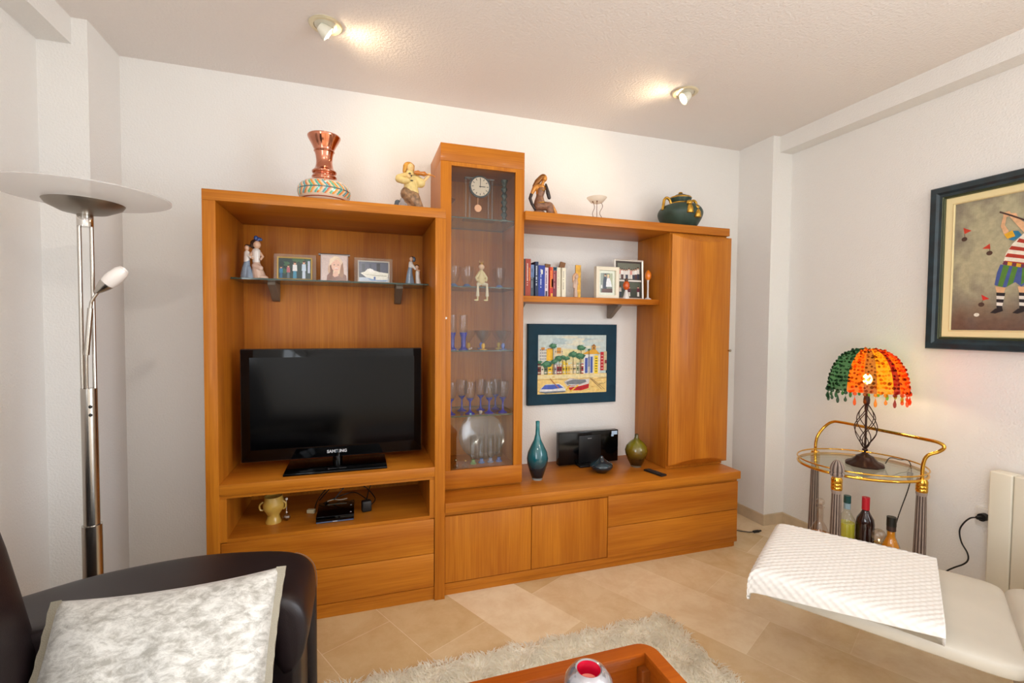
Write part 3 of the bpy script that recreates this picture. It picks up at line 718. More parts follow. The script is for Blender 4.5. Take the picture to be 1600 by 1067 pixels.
quads = idx + np.array([[0, 1, 2, 3]]); tris = idx + np.array([[3, 2, 4]])
me = bpy.data.meshes.new('pile')
me.vertices.add(len(V_)); me.vertices.foreach_set('co', V_.ravel())
me.loops.add(7 * N); me.loops.foreach_set('vertex_index', np.concatenate([quads, tris], 1).ravel())
me.polygons.add(2 * N)
st = np.stack([np.arange(N) * 7, np.arange(N) * 7 + 4], 1).ravel()
me.polygons.foreach_set('loop_start', st)
me.update(calc_edges=True); me.validate()
pm = mat('rug_pile', (255, 251, 240), 0.8, var=0.12, varscale=9)
pnt = pm.node_tree; ptl = pnt.nodes.new('ShaderNodeBsdfTranslucent'); pmx = pnt.nodes.new('ShaderNodeMixShader'); pmx.inputs[0].default_value = 0.6
ptl.inputs[0].default_value = (*lin((255, 251, 240)), 1)
pnt.links.new(pnt.nodes['Principled BSDF'].outputs[0], pmx.inputs[1]); pnt.links.new(ptl.outputs[0], pmx.inputs[2]); pnt.links.new(pmx.outputs[0], pnt.nodes['Material Output'].inputs[0])
me.materials.append(pm)
pile = bpy.data.objects.new('pile', me); COL.objects.link(pile); pile.parent = rug; pile['kind'] = 'stuff'

# ------------------------------------------------------------------ coffee table
tab = thing('coffee_table', 'cherry-coloured wooden coffee table with an inset glass top, on the shaggy rug', 'table', (0.92, -1.90, 0.012))
TX0, TX1, TY0, TY1, TZ = 0.52, 1.318, -2.20, -1.588, 0.45
FW = 0.036
def rounded_frame(x0, x1, y0, y1, w, z0, z1, rad):
    bm = BM(); out, inn_ = [], []
    for cx, cy, a0 in ((x1 - rad, y1 - rad, 0), (x0 + rad, y1 - rad, 90), (x0 + rad, y0 + rad, 180), (x1 - rad, y0 + rad, 270)):
        for k in range(9):
            a = math.radians(a0 + 90 * k / 8); out.append((cx + rad * math.cos(a), cy + rad * math.sin(a)))
    for sx2, sy2 in ((x1 - w, y1 - w), (x0 + w, y1 - w), (x0 + w, y0 + w), (x1 - w, y0 + w)):
        for k in range(9): inn_.append((sx2, sy2))
    ov = [[bm.verts.new((p[0], p[1], z)) for p in out] for z in (z0, z1)]
    iv = [[bm.verts.new((p[0], p[1], z)) for p in inn_[::9]] for z in (z0, z1)]
    n_ = len(out)
    for i in range(n_): bm.faces.new((ov[0][i], ov[0][(i + 1) % n_], ov[1][(i + 1) % n_], ov[1][i]))
    for i in range(4): bm.faces.new((iv[0][i], iv[1][i], iv[1][(i + 1) % 4], iv[0][(i + 1) % 4]))
    for s in (0, 1):
        for i in range(4):
            seg_ = ov[s][i * 9:(i + 1) * 9]
            bm.faces.new(seg_ + [iv[s][i]])
            nx = ov[s][((i + 1) * 9) % n_]
            bm.faces.new((seg_[-1], nx, iv[s][(i + 1) % 4], iv[s][i]))
    return bm
bm = rounded_frame(TX0, TX1, TY0, TY1, FW, 0.418, TZ, 0.045)
bmesh.ops.bevel(bm, geom=[e for e in bm.edges if e.verts[0].co.z > TZ - .001 and e.verts[1].co.z > TZ - .001 and len(e.link_faces) == 2 and abs(e.link_faces[0].normal.z - e.link_faces[1].normal.z) > .5 or False], offset=.003, segments=2, affect='EDGES') if False else None
O('top_frame', bm, WT, tab, world=True, angle=30)
bm = BM(); box(bm, TX0 + FW - .006, TX1 - FW + .006, TY0 + FW - .006, TY1 - FW + .006, 0.4405, 0.4465); O('glass_top', bm, thin_glass('table_glass', (0.93, 0.93, 0.91)), tab, False, world=True)
for q in ((TX0 + .056, TX1 - .056, TY1 - .034, TY1 - .018), (TX0 + .056, TX1 - .056, TY0 + .018, TY0 + .034), (TX0 + .018, TX0 + .034, TY0 + .056, TY1 - .056), (TX1 - .034, TX1 - .018, TY0 + .056, TY1 - .056)):
    bm = BM(); box(bm, *q, 0.315, 0.4175, .002); O('apron', bm, WT, tab, world=True)
for x in (TX0 + .033, TX1 - .033):
    for y in (TY0 + .033, TY1 - .033):
        bm = BM(); box(bm, x - .0225, x + .0225, y - .0225, y + .0225, 0.012, 0.4175, .005, 3); O('leg', bm, wood('table_cherry_v', 'z', (128, 60, 16), (165, 88, 32)), tab, world=True)
# tealight holder
cd = thing('candle_holder', 'round silvery glass tealight holder with a red inside, on the coffee table', 'candle holder', (1.060, -1.742, 0.4465))
cd.scale = (1.07, 1.07, 1.07)
bm = BM(); lathe(bm, [(0.0, 0.0), (0.024, 0.0), (0.040, 0.012), (0.050, 0.034), (0.0515, 0.050), (0.047, 0.070), (0.035, 0.086), (0.027, 0.0905), (0.024, 0.089), (0.033, 0.080), (0.041, 0.066)], seg=56, cap=False); O('bowl', bm, mat('mercury_glass', (196, 196, 204), 0.16, metal=0.75, coat=0.5), cd)
bm = BM(); lathe(bm, [(0.0265, 0.0895), (0.0255, 0.080), (0.030, 0.066), (0.028, 0.052), (0.0, 0.050)], seg=48, cap=False); O('inner_cup', bm, mat('red_glass', (232, 24, 66), 0.18, coat=0.4), cd)
bm = BM(); lathe(bm, [(0.0, 0.0505), (0.019, 0.0505), (0.0195, 0.064), (0.0175, 0.062), (0.0, 0.060)], seg=32, cap=False); w_ = O('wax', bm, mat('pink_wax', (250, 150, 130), 0.4), cd)
bm = BM(); tube(bm, [(0, 0, 0.060), (0.0005, 0.001, 0.068)], .0009, 6); O('wick', bm, BLACK, w_)

# ------------------------------------------------------------------ drinks trolley
cart = thing('drinks_trolley', 'oval gold and glass drinks trolley on three fluted taupe columns', 'trolley', (2.93, -0.99, 0))
ZR = 0.605
def ell(a, ax, bx, z, c=(2.935, -0.985)):
    # ellipse with its long axis turned towards the wall
    e1 = Vector((0.54, 0.84)); e2 = Vector((-0.84, 0.54))
    p = Vector(c) + e1 * (bx * math.cos(a)) + e2 * (ax * math.sin(a)); return (p.x, p.y, z)
NE = 72
for z, rr, g in ((ZR, 0.0065, 0), (ZR + 0.024, 0.0035, 0.004)):
    bm = BM(); tube(bm, [ell(2 * PI * k / NE, 0.262 + g, 0.232 + g, z) for k in range(NE)], rr, 10, closed=True); O('rim', bm, GOLD, cart, world=True)
bm = BM(); e_ = [ell(2 * PI * k / NE, 0.258, 0.228, 0)[:2] for k in range(NE)]; extrude_poly(bm, e_, 'z', ZR + .001, ZR + 0.007)
O('glass_tray', bm, thin_glass('tray_glass', (0.9, 0.94, 0.9)), cart, False, world=True)
bm = BM(); tube(bm, [ell(2 * PI * k / NE, 0.255, 0.225, 0.165) for k in range(NE)], 0.0065, 10, closed=True); O('rim', bm, GOLD, cart, world=True)
bm = BM(); extrude_poly(bm, [ell(2 * PI * k / NE, 0.25, 0.22, 0)[:2] for k in range(NE)], 'z', 0.163, 0.170); O('lower_tray', bm, MATS['tray_glass'], cart, False, world=True)
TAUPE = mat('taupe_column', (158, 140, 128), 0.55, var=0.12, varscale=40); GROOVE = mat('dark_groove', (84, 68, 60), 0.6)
CP = [(2.648, -1.088), (2.968, -0.722), (2.992, -1.222)]
for k, (x, y) in enumerate(CP):
    bm = BM(); SG = 96
    rings = lathe(bm, [(0.030, 0.07), (0.030, 0.085), (0.0265, 0.09), (0.0185, 0.535), (0.021, 0.545), (0.021, 0.552)], seg=SG, c=(x, y, 0), mod=lambda a, z: (1 - 0.12 * max(0, -math.cos(12 * a)) if 0.088 < z < 0.54 else 1))
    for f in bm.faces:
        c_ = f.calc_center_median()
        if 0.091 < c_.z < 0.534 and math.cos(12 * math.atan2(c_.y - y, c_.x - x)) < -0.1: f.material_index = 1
    O('column', bm, [TAUPE, GROOVE], cart, world=True)
    bm = BM(); lathe(bm, [(0.021, 0.552), (0.0225, 0.556), (0.0225, 0.566), (0.021, 0.568), (0.0225, 0.570), (0.0225, 0.580), (0.021, 0.583), (0.0225, 0.586), (0.0225, 0.600), (0.018, 0.612), (0.0, 0.612)], seg=32, c=(x, y, 0)); O('collar', bm, GOLD, cart, world=True)
    bm = BM(); tube(bm, [(x - .009, y, 0.027), (x + .009, y, 0.027)], 0.027, 24); O('caster', bm, BLACK, cart, world=True)
    bm = BM(); tube(bm, [(x - .0115, y, 0.027), (x + .0115, y, 0.027)], 0.018, 24); tube(bm, [(x, y, 0.04), (x, y, 0.072)], 0.008, 12); O('caster_hub', bm, GOLD, cart, world=True)
x, y = CP[0]
bm = BM(); lathe(bm, [(0.021, 0.612), (0.028, 0.618), (0.030, 0.628), (0.0255, 0.632), (0.0285, 0.640), (0.0275, 0.652), (0.024, 0.666), (0.016, 0.680), (0.006, 0.688), (0.0, 0.689)], seg=90, c=(x, y, 0), mod=lambda a, z: 1 - (0.16 * max(0, -math.cos(9 * a)) if z > 0.615 else 0))
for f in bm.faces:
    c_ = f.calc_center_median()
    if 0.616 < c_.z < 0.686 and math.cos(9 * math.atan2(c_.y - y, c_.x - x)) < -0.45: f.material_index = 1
O('finial', bm, [TAUPE, GROOVE], cart, world=True)
bm = BM(); rp = smooth_path([(2.968, -0.722, 0.61), (2.970, -0.722, 0.66), (2.978, -0.728, 0.70), (3.004, -0.742, 0.745), (3.018, -0.775, 0.778), (3.020, -0.83, 0.786), (3.020, -1.0, 0.786), (3.020, -1.20, 0.786), (3.022, -1.262, 0.783), (3.024, -1.283, 0.768), (3.018, -1.268, 0.745), (3.000, -1.236, 0.72), (2.993, -1.224, 0.68), (2.992, -1.222, 0.61)], 7)
tube(bm, rp, 0.0075, 12); O('handrail', bm, GOLD, cart, world=True)

# ------------------------------------------------------------------ bead lamp
bl = thing('table_lamp', 'lit table lamp with a domed multicoloured bead shade and twisted iron stem', 'lamp', (2.955, -0.995, ZR + 0.0072))
IRON = mat('dark_bronze_iron', (58, 36, 28), 0.42, metal=0.6)
bm = BM(); lathe(bm, [(0.0, 0), (0.078, 0), (0.080, 0.006), (0.074, 0.013), (0.054, 0.022), (0.040, 0.036), (0.036, 0.045), (0.026, 0.049), (0.016, 0.056), (0.010, 0.062)], seg=48, mod=lambda a, z: 1 + (0.03 * math.cos(10 * a) if z < 0.04 else 0), cap=True); O('base', bm, IRON, bl)
bm = BM(); lathe(bm, [(0.0048, 0.055), (0.0048, 0.40)], seg=14); lathe(bm, [(0.010, 0.070), (0.013, 0.076), (0.010, 0.082)], seg=20); lathe(bm, [(0.006, 0.295), (0.013, 0.305), (0.014, 0.325), (0.011, 0.34)], seg=20); O('stem', bm, IRON, bl)
for k in range(8):
    s = 1 if k % 2 else -1; a0 = PI / 4 * k
    pts = []
    for i in range(33):
        t = i / 32; rr = 0.006 + 0.040 * math.sin(PI * t) ** 0.8 * (0.85 + 0.3 * t * (1 - t) * 2); a = a0 + s * t * PI * 1.0
        pts.append((rr * math.cos(a), rr * math.sin(a), 0.085 + 0.215 * t))
    bm = BM(); tube(bm, pts, 0.0020, 6); O('cage_wire', bm, IRON, bl)
BEADM = colattr('lamp_beads', 0.15, translucent=0.8, transp=0.35)
BEADG = colattr('lamp_glass_beads', 0.12, translucent=0.7, transp=0.78)
SECT = [(200, 38, 14), (232, 92, 20), (40, 96, 52), (70, 120, 84), (52, 92, 70), (200, 120, 20), (150, 84, 24), (222, 150, 30), (120, 24, 30), (226, 66, 16)]
def sect_col(a):
    # a: angle seen from above, anticlockwise from +x
    d = math.degrees(a) % 360
    table = [(0, (130, 190, 60)), (36, (60, 150, 84)), (75, (60, 130, 90)), (120, (66, 112, 90)), (160, (62, 104, 84)), (188, (228, 116, 22)), (212, (170, 104, 48)), (226, (236, 158, 30)), (252, (160, 30, 32)), (266, (240, 104, 22)), (296, (244, 84, 24)), (330, (190, 190, 50))]
    c = table[0][1]
    for s, q_ in table:
        if d >= s: c = q_
    return c
SH0, SR, SHH = 0.372, 0.160, 0.202
bm = BM(); prof = []
for i in range(15):
    t = i / 14; ang_ = t * PI / 2
    prof.append((max(0.012, SR * math.cos(ang_) ** 0.8), SH0 + SHH * math.sin(ang_)))
rings = lathe(bm, prof, seg=60, cap=False)
for f in bm.faces:
    c_ = f.calc_center_median(); setcol(bm, [f], sect_col(math.atan2(c_.y, c_.x)))
o = O('shade', bm, BEADM, bl)
bm = BM()
random.seed(11)
for i in range(15):
    t = (i + 0.3) / 15.5; ang_ = t * PI / 2; rr = max(0.014, SR * math.cos(ang_) ** 0.8); z = SH0 + SHH * math.sin(ang_)
    nb = max(5, int(2 * PI * rr / 0.0135))
    for k in range(nb):
        a = 2 * PI * (k + 0.5 * (i % 2)) / nb + random.uniform(-.06, .06); q_ = random.uniform(0.0038, 0.0085)
        g = bmesh.ops.create_icosphere(bm, subdivisions=1, radius=q_)
        bmesh.ops.translate(bm, verts=g['verts'], vec=(rr * math.cos(a), rr * math.sin(a), z + random.uniform(-.005, .005)))
        c_ = sect_col(a); j_ = random.uniform(0.6, 1.5)
        setcol(bm, set(f for v in g['verts'] for f in v.link_faces), tuple(min(255, x_ * j_) for x_ in c_))
O('bead_net', bm, BEADG, o)
NBD = 26
for k in range(NBD):
    a = 2 * PI * k / NBD + 0.08; c_ = sect_col(a); L = 0.028 if k % 2 else 0.040
    bm = BM(); p = ((SR + .002) * math.cos(a), (SR + .002) * math.sin(a))
    ball(bm, (p[0], p[1], SH0 - 0.006), 0.0085, 10, 8)
    tube(bm, [(p[0], p[1], SH0 - 0.012), (p[0], p[1], SH0 - 0.026)], 0.0008, 5)
    lathe(bm, [(0.0008, 0.0), (0.003, -0.008), (0.0068, -L * 0.55), (0.0062, -L * 0.8), (0.003, -L * 0.97), (0.0, -L)], c=(p[0], p[1], SH0 - 0.022), seg=10, cap=False)
    setcol(bm, bm.faces, tuple(min(255, x_ * 1.15) for x_ in c_))
    O('bead_drop', bm, BEADG, bl)
bm = BM(); ball(bm, (0, 0, 0.425), (0.019, 0.019, 0.026), 20, 14); O('bulb', bm, mat('lamp_bulb', (255, 236, 200), 0.4, emit=(255, 214, 150), estr=55), bl)
l = bpy.data.lights.new('table_lamp_light', 'POINT'); l.energy = 3.8; l.color = (1.0, 0.74, 0.42); l.shadow_soft_size = 0.027
lo = bpy.data.objects.new('table_lamp_light', l); COL.objects.link(lo); lo.location = (2.955, -0.995, ZR + 0.0072 + 0.425)
bm = BM(); tube(bm, smooth_path([(3.025, -1.045, ZR + 0.022), (3.040, -1.055, ZR + 0.052), (3.10, -1.062, ZR + 0.040), (3.15, -1.065, ZR + 0.034), (3.185, -1.06, ZR - 0.01), (3.19, -1.05, 0.50), (3.19, -1.00, 0.30), (3.19, -0.95, 0.02)], 8), 0.0022, 8)
tag(O('lamp_cord', bm, BLACK, None, world=True), 'thin black cord hanging from the lit table lamp behind the bottles', 'cord')
bm = BM(); box(bm, 3.168, 3.188, -1.070, -1.050, 0.535, 0.575, .004, 3); o2 = O('cord_switch', bm, BLACK, [q_ for q_ in COL.objects if q_.name == 'lamp_cord'][0], world=True)

# ------------------------------------------------------------------ bottles on the lower tray
def liquid(name, rgb, op): return thin_glass(name, tuple(min(1, x_) for x_ in lin(rgb)), haze=op, hazecol=lin(rgb))
CLEARB = thin_glass('bottle_clear', (0.93, 0.95, 0.92), ior=1.6)
ZS = 0.1702
def bottle(name, x, y, prof, m_, liq, label, cat='bottle', capm=None, capz=None, paper=None):
    t = thing(name, label, cat, (x, y, ZS), group='bottles on the lower trolley tray')
    bm = BM(); lathe(bm, prof, seg=32, cap=True); O('glass', bm, m_, t)
    if liq:
        bm = BM(); lathe(bm, [(max(0.0, r_ - 0.0025), z + (0.003 if z < .01 else 0)) for r_, z in prof if z <= liq[1]], seg=32, cap=True); O('liquid', bm, liq[0], t)
    if capm:
        bm = BM(); lathe(bm, [(capz[0], capz[1]), (capz[0], capz[2])], seg=24); O('cap', bm, capm, t)
    if paper:
        bm = BM(); lathe(bm, [(paper[1], paper[2]), (paper[1], paper[3])], seg=32, cap=False); O('paper_label', bm, paper[0], t)
    return t
bottle('liqueur_bottle', 2.86, -0.985, [(0.0, 0), (0.033, 0.0), (0.036, 0.005), (0.036, 0.165), (0.033, 0.185), (0.018, 0.212), (0.0135, 0.222), (0.0135, 0.288)], CLEARB,
       (mat('limoncello', (206, 198, 60), 0.15, coat=0.4), 0.165), 'clear bottle of yellow-green liqueur with a dark green cap', capm=mat('cap_green', (22, 74, 72), 0.35), capz=(0.0155, 0.262, 0.296), paper=(mat('neck_label', (150, 178, 190), 0.5), 0.0142, 0.232, 0.260))
bottle('wine_bottle', 2.915, -1.035, [(0.0, 0), (0.035, 0.0), (0.038, 0.005), (0.038, 0.175), (0.034, 0.198), (0.020, 0.222), (0.0145, 0.236), (0.0145, 0.285)], mat('dark_wine_glass', (36, 12, 14), 0.06, coat=0.6), None, 'dark bottle with a red capsule, between the yellow-green and amber bottles', capm=mat('capsule_red', (196, 26, 44), 0.35), capz=(0.0162, 0.240, 0.300))
bottle('whisky_bottle', 2.80, -1.225, [(0.0, 0), (0.038, 0.0), (0.041, 0.006), (0.041, 0.110), (0.038, 0.150), (0.022, 0.192), (0.0165, 0.206), (0.0160, 0.229), (0.0155, 0.262)], CLEARB,
       (mat('whisky', (224, 140, 22), 0.12, coat=0.5), 0.23), 'amber whisky bottle with a black cap, nearest the right column', capm=mat('cap_black', (22, 24, 22), 0.35), capz=(0.0178, 0.252, 0.292), paper=(mat('neck_label_dark', (60, 40, 34), 0.5), 0.0170, 0.232, 0.252))
dc = bottle('decanter', 2.84, -0.86, [(0.0, 0), (0.045, 0.0), (0.048, 0.006), (0.046, 0.06), (0.030, 0.10), (0.0155, 0.125), (0.0150, 0.19), (0.022, 0.197)], thin_glass('cut_glass', (0.93, 0.89, 0.86), rough=0.05, ior=1.9), (mat('brandy', (196, 130, 60), 0.12, coat=0.5), 0.07), 'cut glass decanter with a round stopper, beside the back left column', 'decanter')
bm = BM(); ball(bm, (0, 0, 0.222), (0.021, 0.021, 0.0185), 14, 8); lathe(bm, [(0.011, 0.190), (0.013, 0.206)], seg=16); O('stopper', bm, MATS['cut_glass'], dc, angle=10)
t = thing('decanter', 'crystal decanter with a faceted ball stopper, left of the amber whisky bottle', 'decanter', (2.86, -1.135, ZS))
bm = BM(); lathe(bm, [(0.030, 0), (0.036, 0.03), (0.030, 0.09), (0.012, 0.115), (0.012, 0.135)], seg=24); O('neck', bm, MATS['cut_glass'], t)
bm = BM(); ball(bm, (0, 0, 0.163), 0.030, 14, 9); O('ball', bm, thin_glass('crystal', (0.86, 0.80, 0.74), rough=0.03, ior=2.2), t, angle=10)

# ------------------------------------------------------------------ radiator, socket, cords
rad = thing('radiator', 'cream-white sectional wall radiator under the golfer painting', 'radiator', (3.19, -1.80, 0.14))
RADM = mat('radiator_enamel', (232, 226, 208), 0.35)
y = -1.378
for k in range(11):
    bm = BM(); box(bm, 3.150, 3.215, y - 0.0765, y, 0.145, 0.682, .006, 3); O('section', bm, RADM, rad, world=True); y -= 0.0790
bm = BM(); box(bm, 3.175, 3.200, -2.24, -1.385, 0.62, 0.676); box(bm, 3.175, 3.200, -2.24, -1.385, 0.17, 0.21); O('header_pipe', bm, RADM, rad, world=True)
bm = BM(); box(bm, 3.19, 3.2434, -1.60, -1.56, 0.50, 0.54); box(bm, 3.19, 3.2434, -2.05, -2.01, 0.50, 0.54); O('wall_bracket', bm, RADM, rad, world=True)
bm = BM(); ball(bm, (3.205, -1.372, 0.652), .005, 10, 8); O('bleed_valve', bm, BLACK, rad, world=True)
so = thing('wall_socket', 'double white wall socket half hidden behind the radiator', 'socket', (3.24, -1.34, 0.46))
SOCK = mat('socket_white', (236, 232, 226), 0.35)
bm = BM(); box(bm, 3.232, 3.2434, -1.375, -1.293, 0.405, 0.49, .003, 2); O('plate', bm, SOCK, so, world=True)
bm = BM(); box(bm, 3.2305, 3.233, -1.370, -1.298, 0.410, 0.485, .001); O('inner_plate', bm, mat('socket_inner', (226, 222, 216), 0.4), so, world=True)
bm = BM(); tube(bm, [(3.231, -1.330, 0.452), (3.205, -1.330, 0.452)], .017, 20); tube(bm, [(3.205, -1.330, 0.452), (3.190, -1.322, 0.450)], .008, 12)
tube(bm, smooth_path([(3.195, -1.325, 0.450), (3.19, -1.300, 0.440), (3.19, -1.275, 0.405), (3.19, -1.262, 0.365), (3.195, -1.268, 0.315), (3.20, -1.288, 0.275), (3.20, -1.292, 0.245), (3.20, -1.275, 0.215), (3.19, -1.23, 0.17), (3.15, -1.10, 0.02), (3.1, -0.9, 0.006)], 8), .0032, 8)
tag(O('electric_cable', bm, BLACK, None, world=True), 'black plug and looping power cord at the socket beside the radiator', 'cord')
bm = BM(); tube(bm, smooth_path([(2.70, -0.20, 0.004), (2.80, -0.245, 0.004), (2.86, -0.305, 0.004), (2.90, -0.340, 0.005), (2.935, -0.352, 0.006)], 8), .0028, 8)
cb = O('loose_cable', bm, BLACK, None, world=True); tag(cb, 'loose black cable end on the floor right of the sideboard', 'cord')
bm = BM(); box(bm, 2.93, 2.975, -0.360, -0.343, 0.0, 0.013, .004, 3); box(bm, 2.975, 2.992, -0.356, -0.347, 0.003, 0.010, .001); O('plug', bm, BLACK, cb, world=True)

# ------------------------------------------------------------------ pictures: flat painted panels
from mathutils import noise as mnoise
def panel(bm, mp_, polys, base, nx=2, nz=2, basef=None, lay0=0.0002, step=0.00018):
    """mp_(u, v, h) -> xyz; polys = [(points, colour)]"""
    g = [[bm.verts.new(mp_(i / nx, j / nz, 0)) for i in range(nx + 1)] for j in range(nz + 1)]
    for j in range(nz):
        for i in range(nx):
            f = bm.faces.new((g[j][i], g[j][i + 1], g[j + 1][i + 1], g[j + 1][i]))
            setcol(bm, [f], basef((i + .5) / nx, (j + .5) / nz) if basef else base)
    for k, (pts, c) in enumerate(polys):
        pts = [(min(1, max(0, a)), min(1, max(0, b_))) for a, b_ in pts]
        f = bm.faces.new([bm.verts.new(mp_(a, b_, lay0 + step * k)) for a, b_ in pts]); setcol(bm, [f], c)
def rectp(u0, u1, v0, v1, c): return ([(u0, v0), (u1, v0), (u1, v1), (u0, v1)], c)
def ellp(u, v, a, b_, c, n=18, jag=0.0):
    return ([(u + a * (1 + random.uniform(-jag, jag)) * math.cos(2 * PI * k / n), v + b_ * (1 + random.uniform(-jag, jag)) * math.sin(2 * PI * k / n)) for k in range(n)], c)
def linep(pts, w, c):
    out = []
    for (a, b_), (a2, b2_) in zip(pts, pts[1:]):
        dx, dy = a2 - a, b2_ - b_; L = math.hypot(dx, dy) or 1; nx_, ny_ = -dy / L * w / 2, dx / L * w / 2
        out.append(([(a + nx_, b_ + ny_), (a2 + nx_, b2_ + ny_), (a2 - nx_, b2_ - ny_), (a - nx_, b_ - ny_)], c))
    return out
def frame_ring(bm, mp_, a0, a1, b0, b1, prof):
    rings = [[bm.verts.new(mp_(a, b_, h)) for a, b_ in ((a0 + i, b0 + i), (a1 - i, b0 + i), (a1 - i, b1 - i), (a0 + i, b1 - i))] for i, h in prof]
    for A, B_ in zip(rings, rings[1:]):
        for k in range(4): bm.faces.new((A[k], A[(k + 1) % 4], B_[(k + 1) % 4], B_[k]))
    A, B_ = rings[-1], rings[0]
    for k in range(4): bm.faces.new((A[k], A[(k + 1) % 4], B_[(k + 1) % 4], B_[k]))

# harbour town painting between the cabinets
pt = thing('framed_painting', 'painting of a colourful harbour town with palms and beached boats, in a flat teal frame', 'painting', (1.834, -0.001, 0.808))
bm = BM(); frame_ring(bm, lambda a, b_, h: (a, -0.001 - h, b_), 1.538, 2.130, 0.809, 1.296, [(0, 0), (0, 0.026), (0.003, 0.029), (0.034, 0.026), (0.062, 0.019), (0.066, 0.019), (0.066, 0)])
O('frame', bm, mat('teal_blue_frame', (12, 52, 70), 0.5, spec=0.2, bump=(90, 0.3, 0.001), var=0.15, varscale=14), pt, world=True, angle=25)
cu0, cu1, cv0, cv1 = 1.602, 2.066, 0.873, 1.232
random.seed(5)
P = []
for k in range(16): P.append(ellp(random.uniform(.1, .9), random.uniform(.78, .97), random.uniform(.06, .14), random.uniform(.02, .045), random.choice([(206, 214, 206), (222, 218, 196), (176, 194, 196)]), jag=.2))
P += [rectp(.30, .68, .52, .75, (226, 214, 158)), rectp(.02, .13, .56, .77, (216, 214, 204)), rectp(.125, .215, .56, .76, (236, 184, 48)), rectp(.23, .36, .60, .76, (222, 206, 170)), rectp(.27, .33, .68, .78, (214, 150, 60)),
      rectp(.05, .10, .74, .785, (206, 140, 60)), rectp(.14, .2, .755, .77, (206, 120, 44))]
for k in range(16): P.append(rectp(.035 + .025 * (k % 4), .045 + .025 * (k % 4), .58 + .05 * (k // 4), .605 + .05 * (k // 4), (90, 96, 110)))
for k in range(5): P.append(rectp(.245 + .024 * k, .255 + .024 * k, .70, .725, (110, 90, 84)))
strips = [(0, .05, (128, 30, 34)), (.05, .09, (224, 214, 190)), (.09, .145, (110, 126, 96)), (.145, .2, (240, 196, 40)), (.2, .225, (222, 180, 60)), (.225, .27, (176, 172, 176)), (.27, .345, (150, 34, 48)), (.345, .39, (240, 208, 70)), (.39, .43, (232, 196, 54)), (.43, .46, (214, 170, 60)), (.46, .49, (236, 210, 140)), (.49, .55, (222, 200, 150)), (.55, .59, (150, 160, 120)), (.59, .615, (206, 190, 160)), (.615, .665, (170, 44, 52))]
for a, b_, c in strips:
    P.append(rectp(a, b_, .31, .52 + .03 * math.sin(a * 40), c))
    for q in range(3): P.append(rectp(a + .008, b_ - .008, .35 + .055 * q, .375 + .055 * q, tuple(int(x_ * .45) for x_ in c) if q % 2 else (232, 222, 200)))
P += [rectp(.655, .80, .33, .66, (226, 226, 224)), rectp(.675, .715, .34, .60, (66, 92, 170)), rectp(.755, .79, .34, .62, (66, 92, 170)), rectp(.72, .75, .45, .62, (150, 165, 205)), rectp(.80, .82, .33, .66, (230, 220, 180)),
      rectp(.815, .87, .33, .64, (244, 212, 40)), rectp(.87, .905, .33, .66, (222, 216, 206)), rectp(.905, .955, .38, .70, (190, 30, 40)), rectp(.955, 1.0, .38, .71, (206, 190, 150)), rectp(.97, 1.0, .5, .56, (140, 50, 50)),
      ([(.635, .665), (.90, .665), (.87, .70), (.84, .74), (.77, .74), (.70, .71)], (226, 168, 52)), rectp(.775, .835, .735, .80, (206, 150, 60)), ([(.77, .80), (.84, .80), (.805, .84)], (150, 100, 40)), rectp(.795, .815, .75, .79, (110, 84, 60))]
for k in range(6): P.append(rectp(.825, .86, .36 + .045 * k, .375 + .045 * k, (110, 96, 40)))
for k in range(5): P.append(rectp(.915, .945, .41 + .055 * k, .425 + .055 * k, (226, 180, 170)))
P += [rectp(0, 1, 0, .33, (238, 206, 128)), rectp(0, 1, .26, .32, (232, 216, 164))]
P += linep([(0, .24), (1, .26)], .006, (150, 120, 80)); P += linep([(.25, .25), (.6, .20), (1, .25)], .005, (160, 130, 90))
for k in range(26): P.append(ellp(random.uniform(0, 1), random.uniform(.02, .30), random.uniform(.02, .05), .008, random.choice([(226, 180, 90), (246, 222, 160), (214, 190, 130)])))
for u_, v_, a in ((.21, .81, .055), (.615, .775, .06), (.50, .665, .065), (.60, .635, .07), (.30, .60, .06), (.12, .50, .07), (.23, .545, .05), (.02, .54, .035), (.40, .60, .05), (.73, .74, .02), (.35, .62, .04)):
    P += linep([(u_, v_), (u_ + .005, .33)], .007, (96, 84, 60))
    P.append(ellp(u_, v_, a, a * .75, (48, 104, 72), 22, .28)); P.append(ellp(u_ + .01, v_ + .012, a * .55, a * .4, (84, 140, 104), 16, .3))
P += [([(.02, .045), (.10, .015), (.38, .03), (.40, .06), (.37, .12), (.30, .17), (.12, .17), (.05, .11)], (222, 222, 222)), ([(.045, .085), (.10, .155), (.30, .16), (.36, .10), (.20, .08)], (72, 96, 186)), ([(.02, .045), (.10, .015), (.39, .03), (.39, .05), (.12, .045)], (120, 130, 140)),
      ([(.37, .20), (.42, .12), (.60, .07), (.73, .12), (.74, .24), (.60, .235), (.45, .255)], (212, 208, 206)), ([(.42, .125), (.46, .05), (.62, .045), (.73, .08), (.735, .165), (.58, .14)], (196, 22, 30)), ([(.42, .155), (.60, .15), (.70, .19), (.68, .23), (.50, .235), (.40, .20)], (120, 126, 132)), ([(.44, .10), (.60, .12), (.73, .155), (.73, .17), (.58, .135), (.43, .115)], (230, 226, 216))]
P += linep([(.17, .26), (.30, .09)], .012, (180, 110, 50)); P += linep([(.46, .03), (.58, .14)], .02, (236, 190, 60)); P += linep([(.40, .06), (.46, .14)], .02, (236, 190, 60)); P += linep([(.75, .25), (.92, .06)], .007, (120, 90, 70)); P += linep([(.77, .245), (.97, .05)], .005, (120, 90, 70))
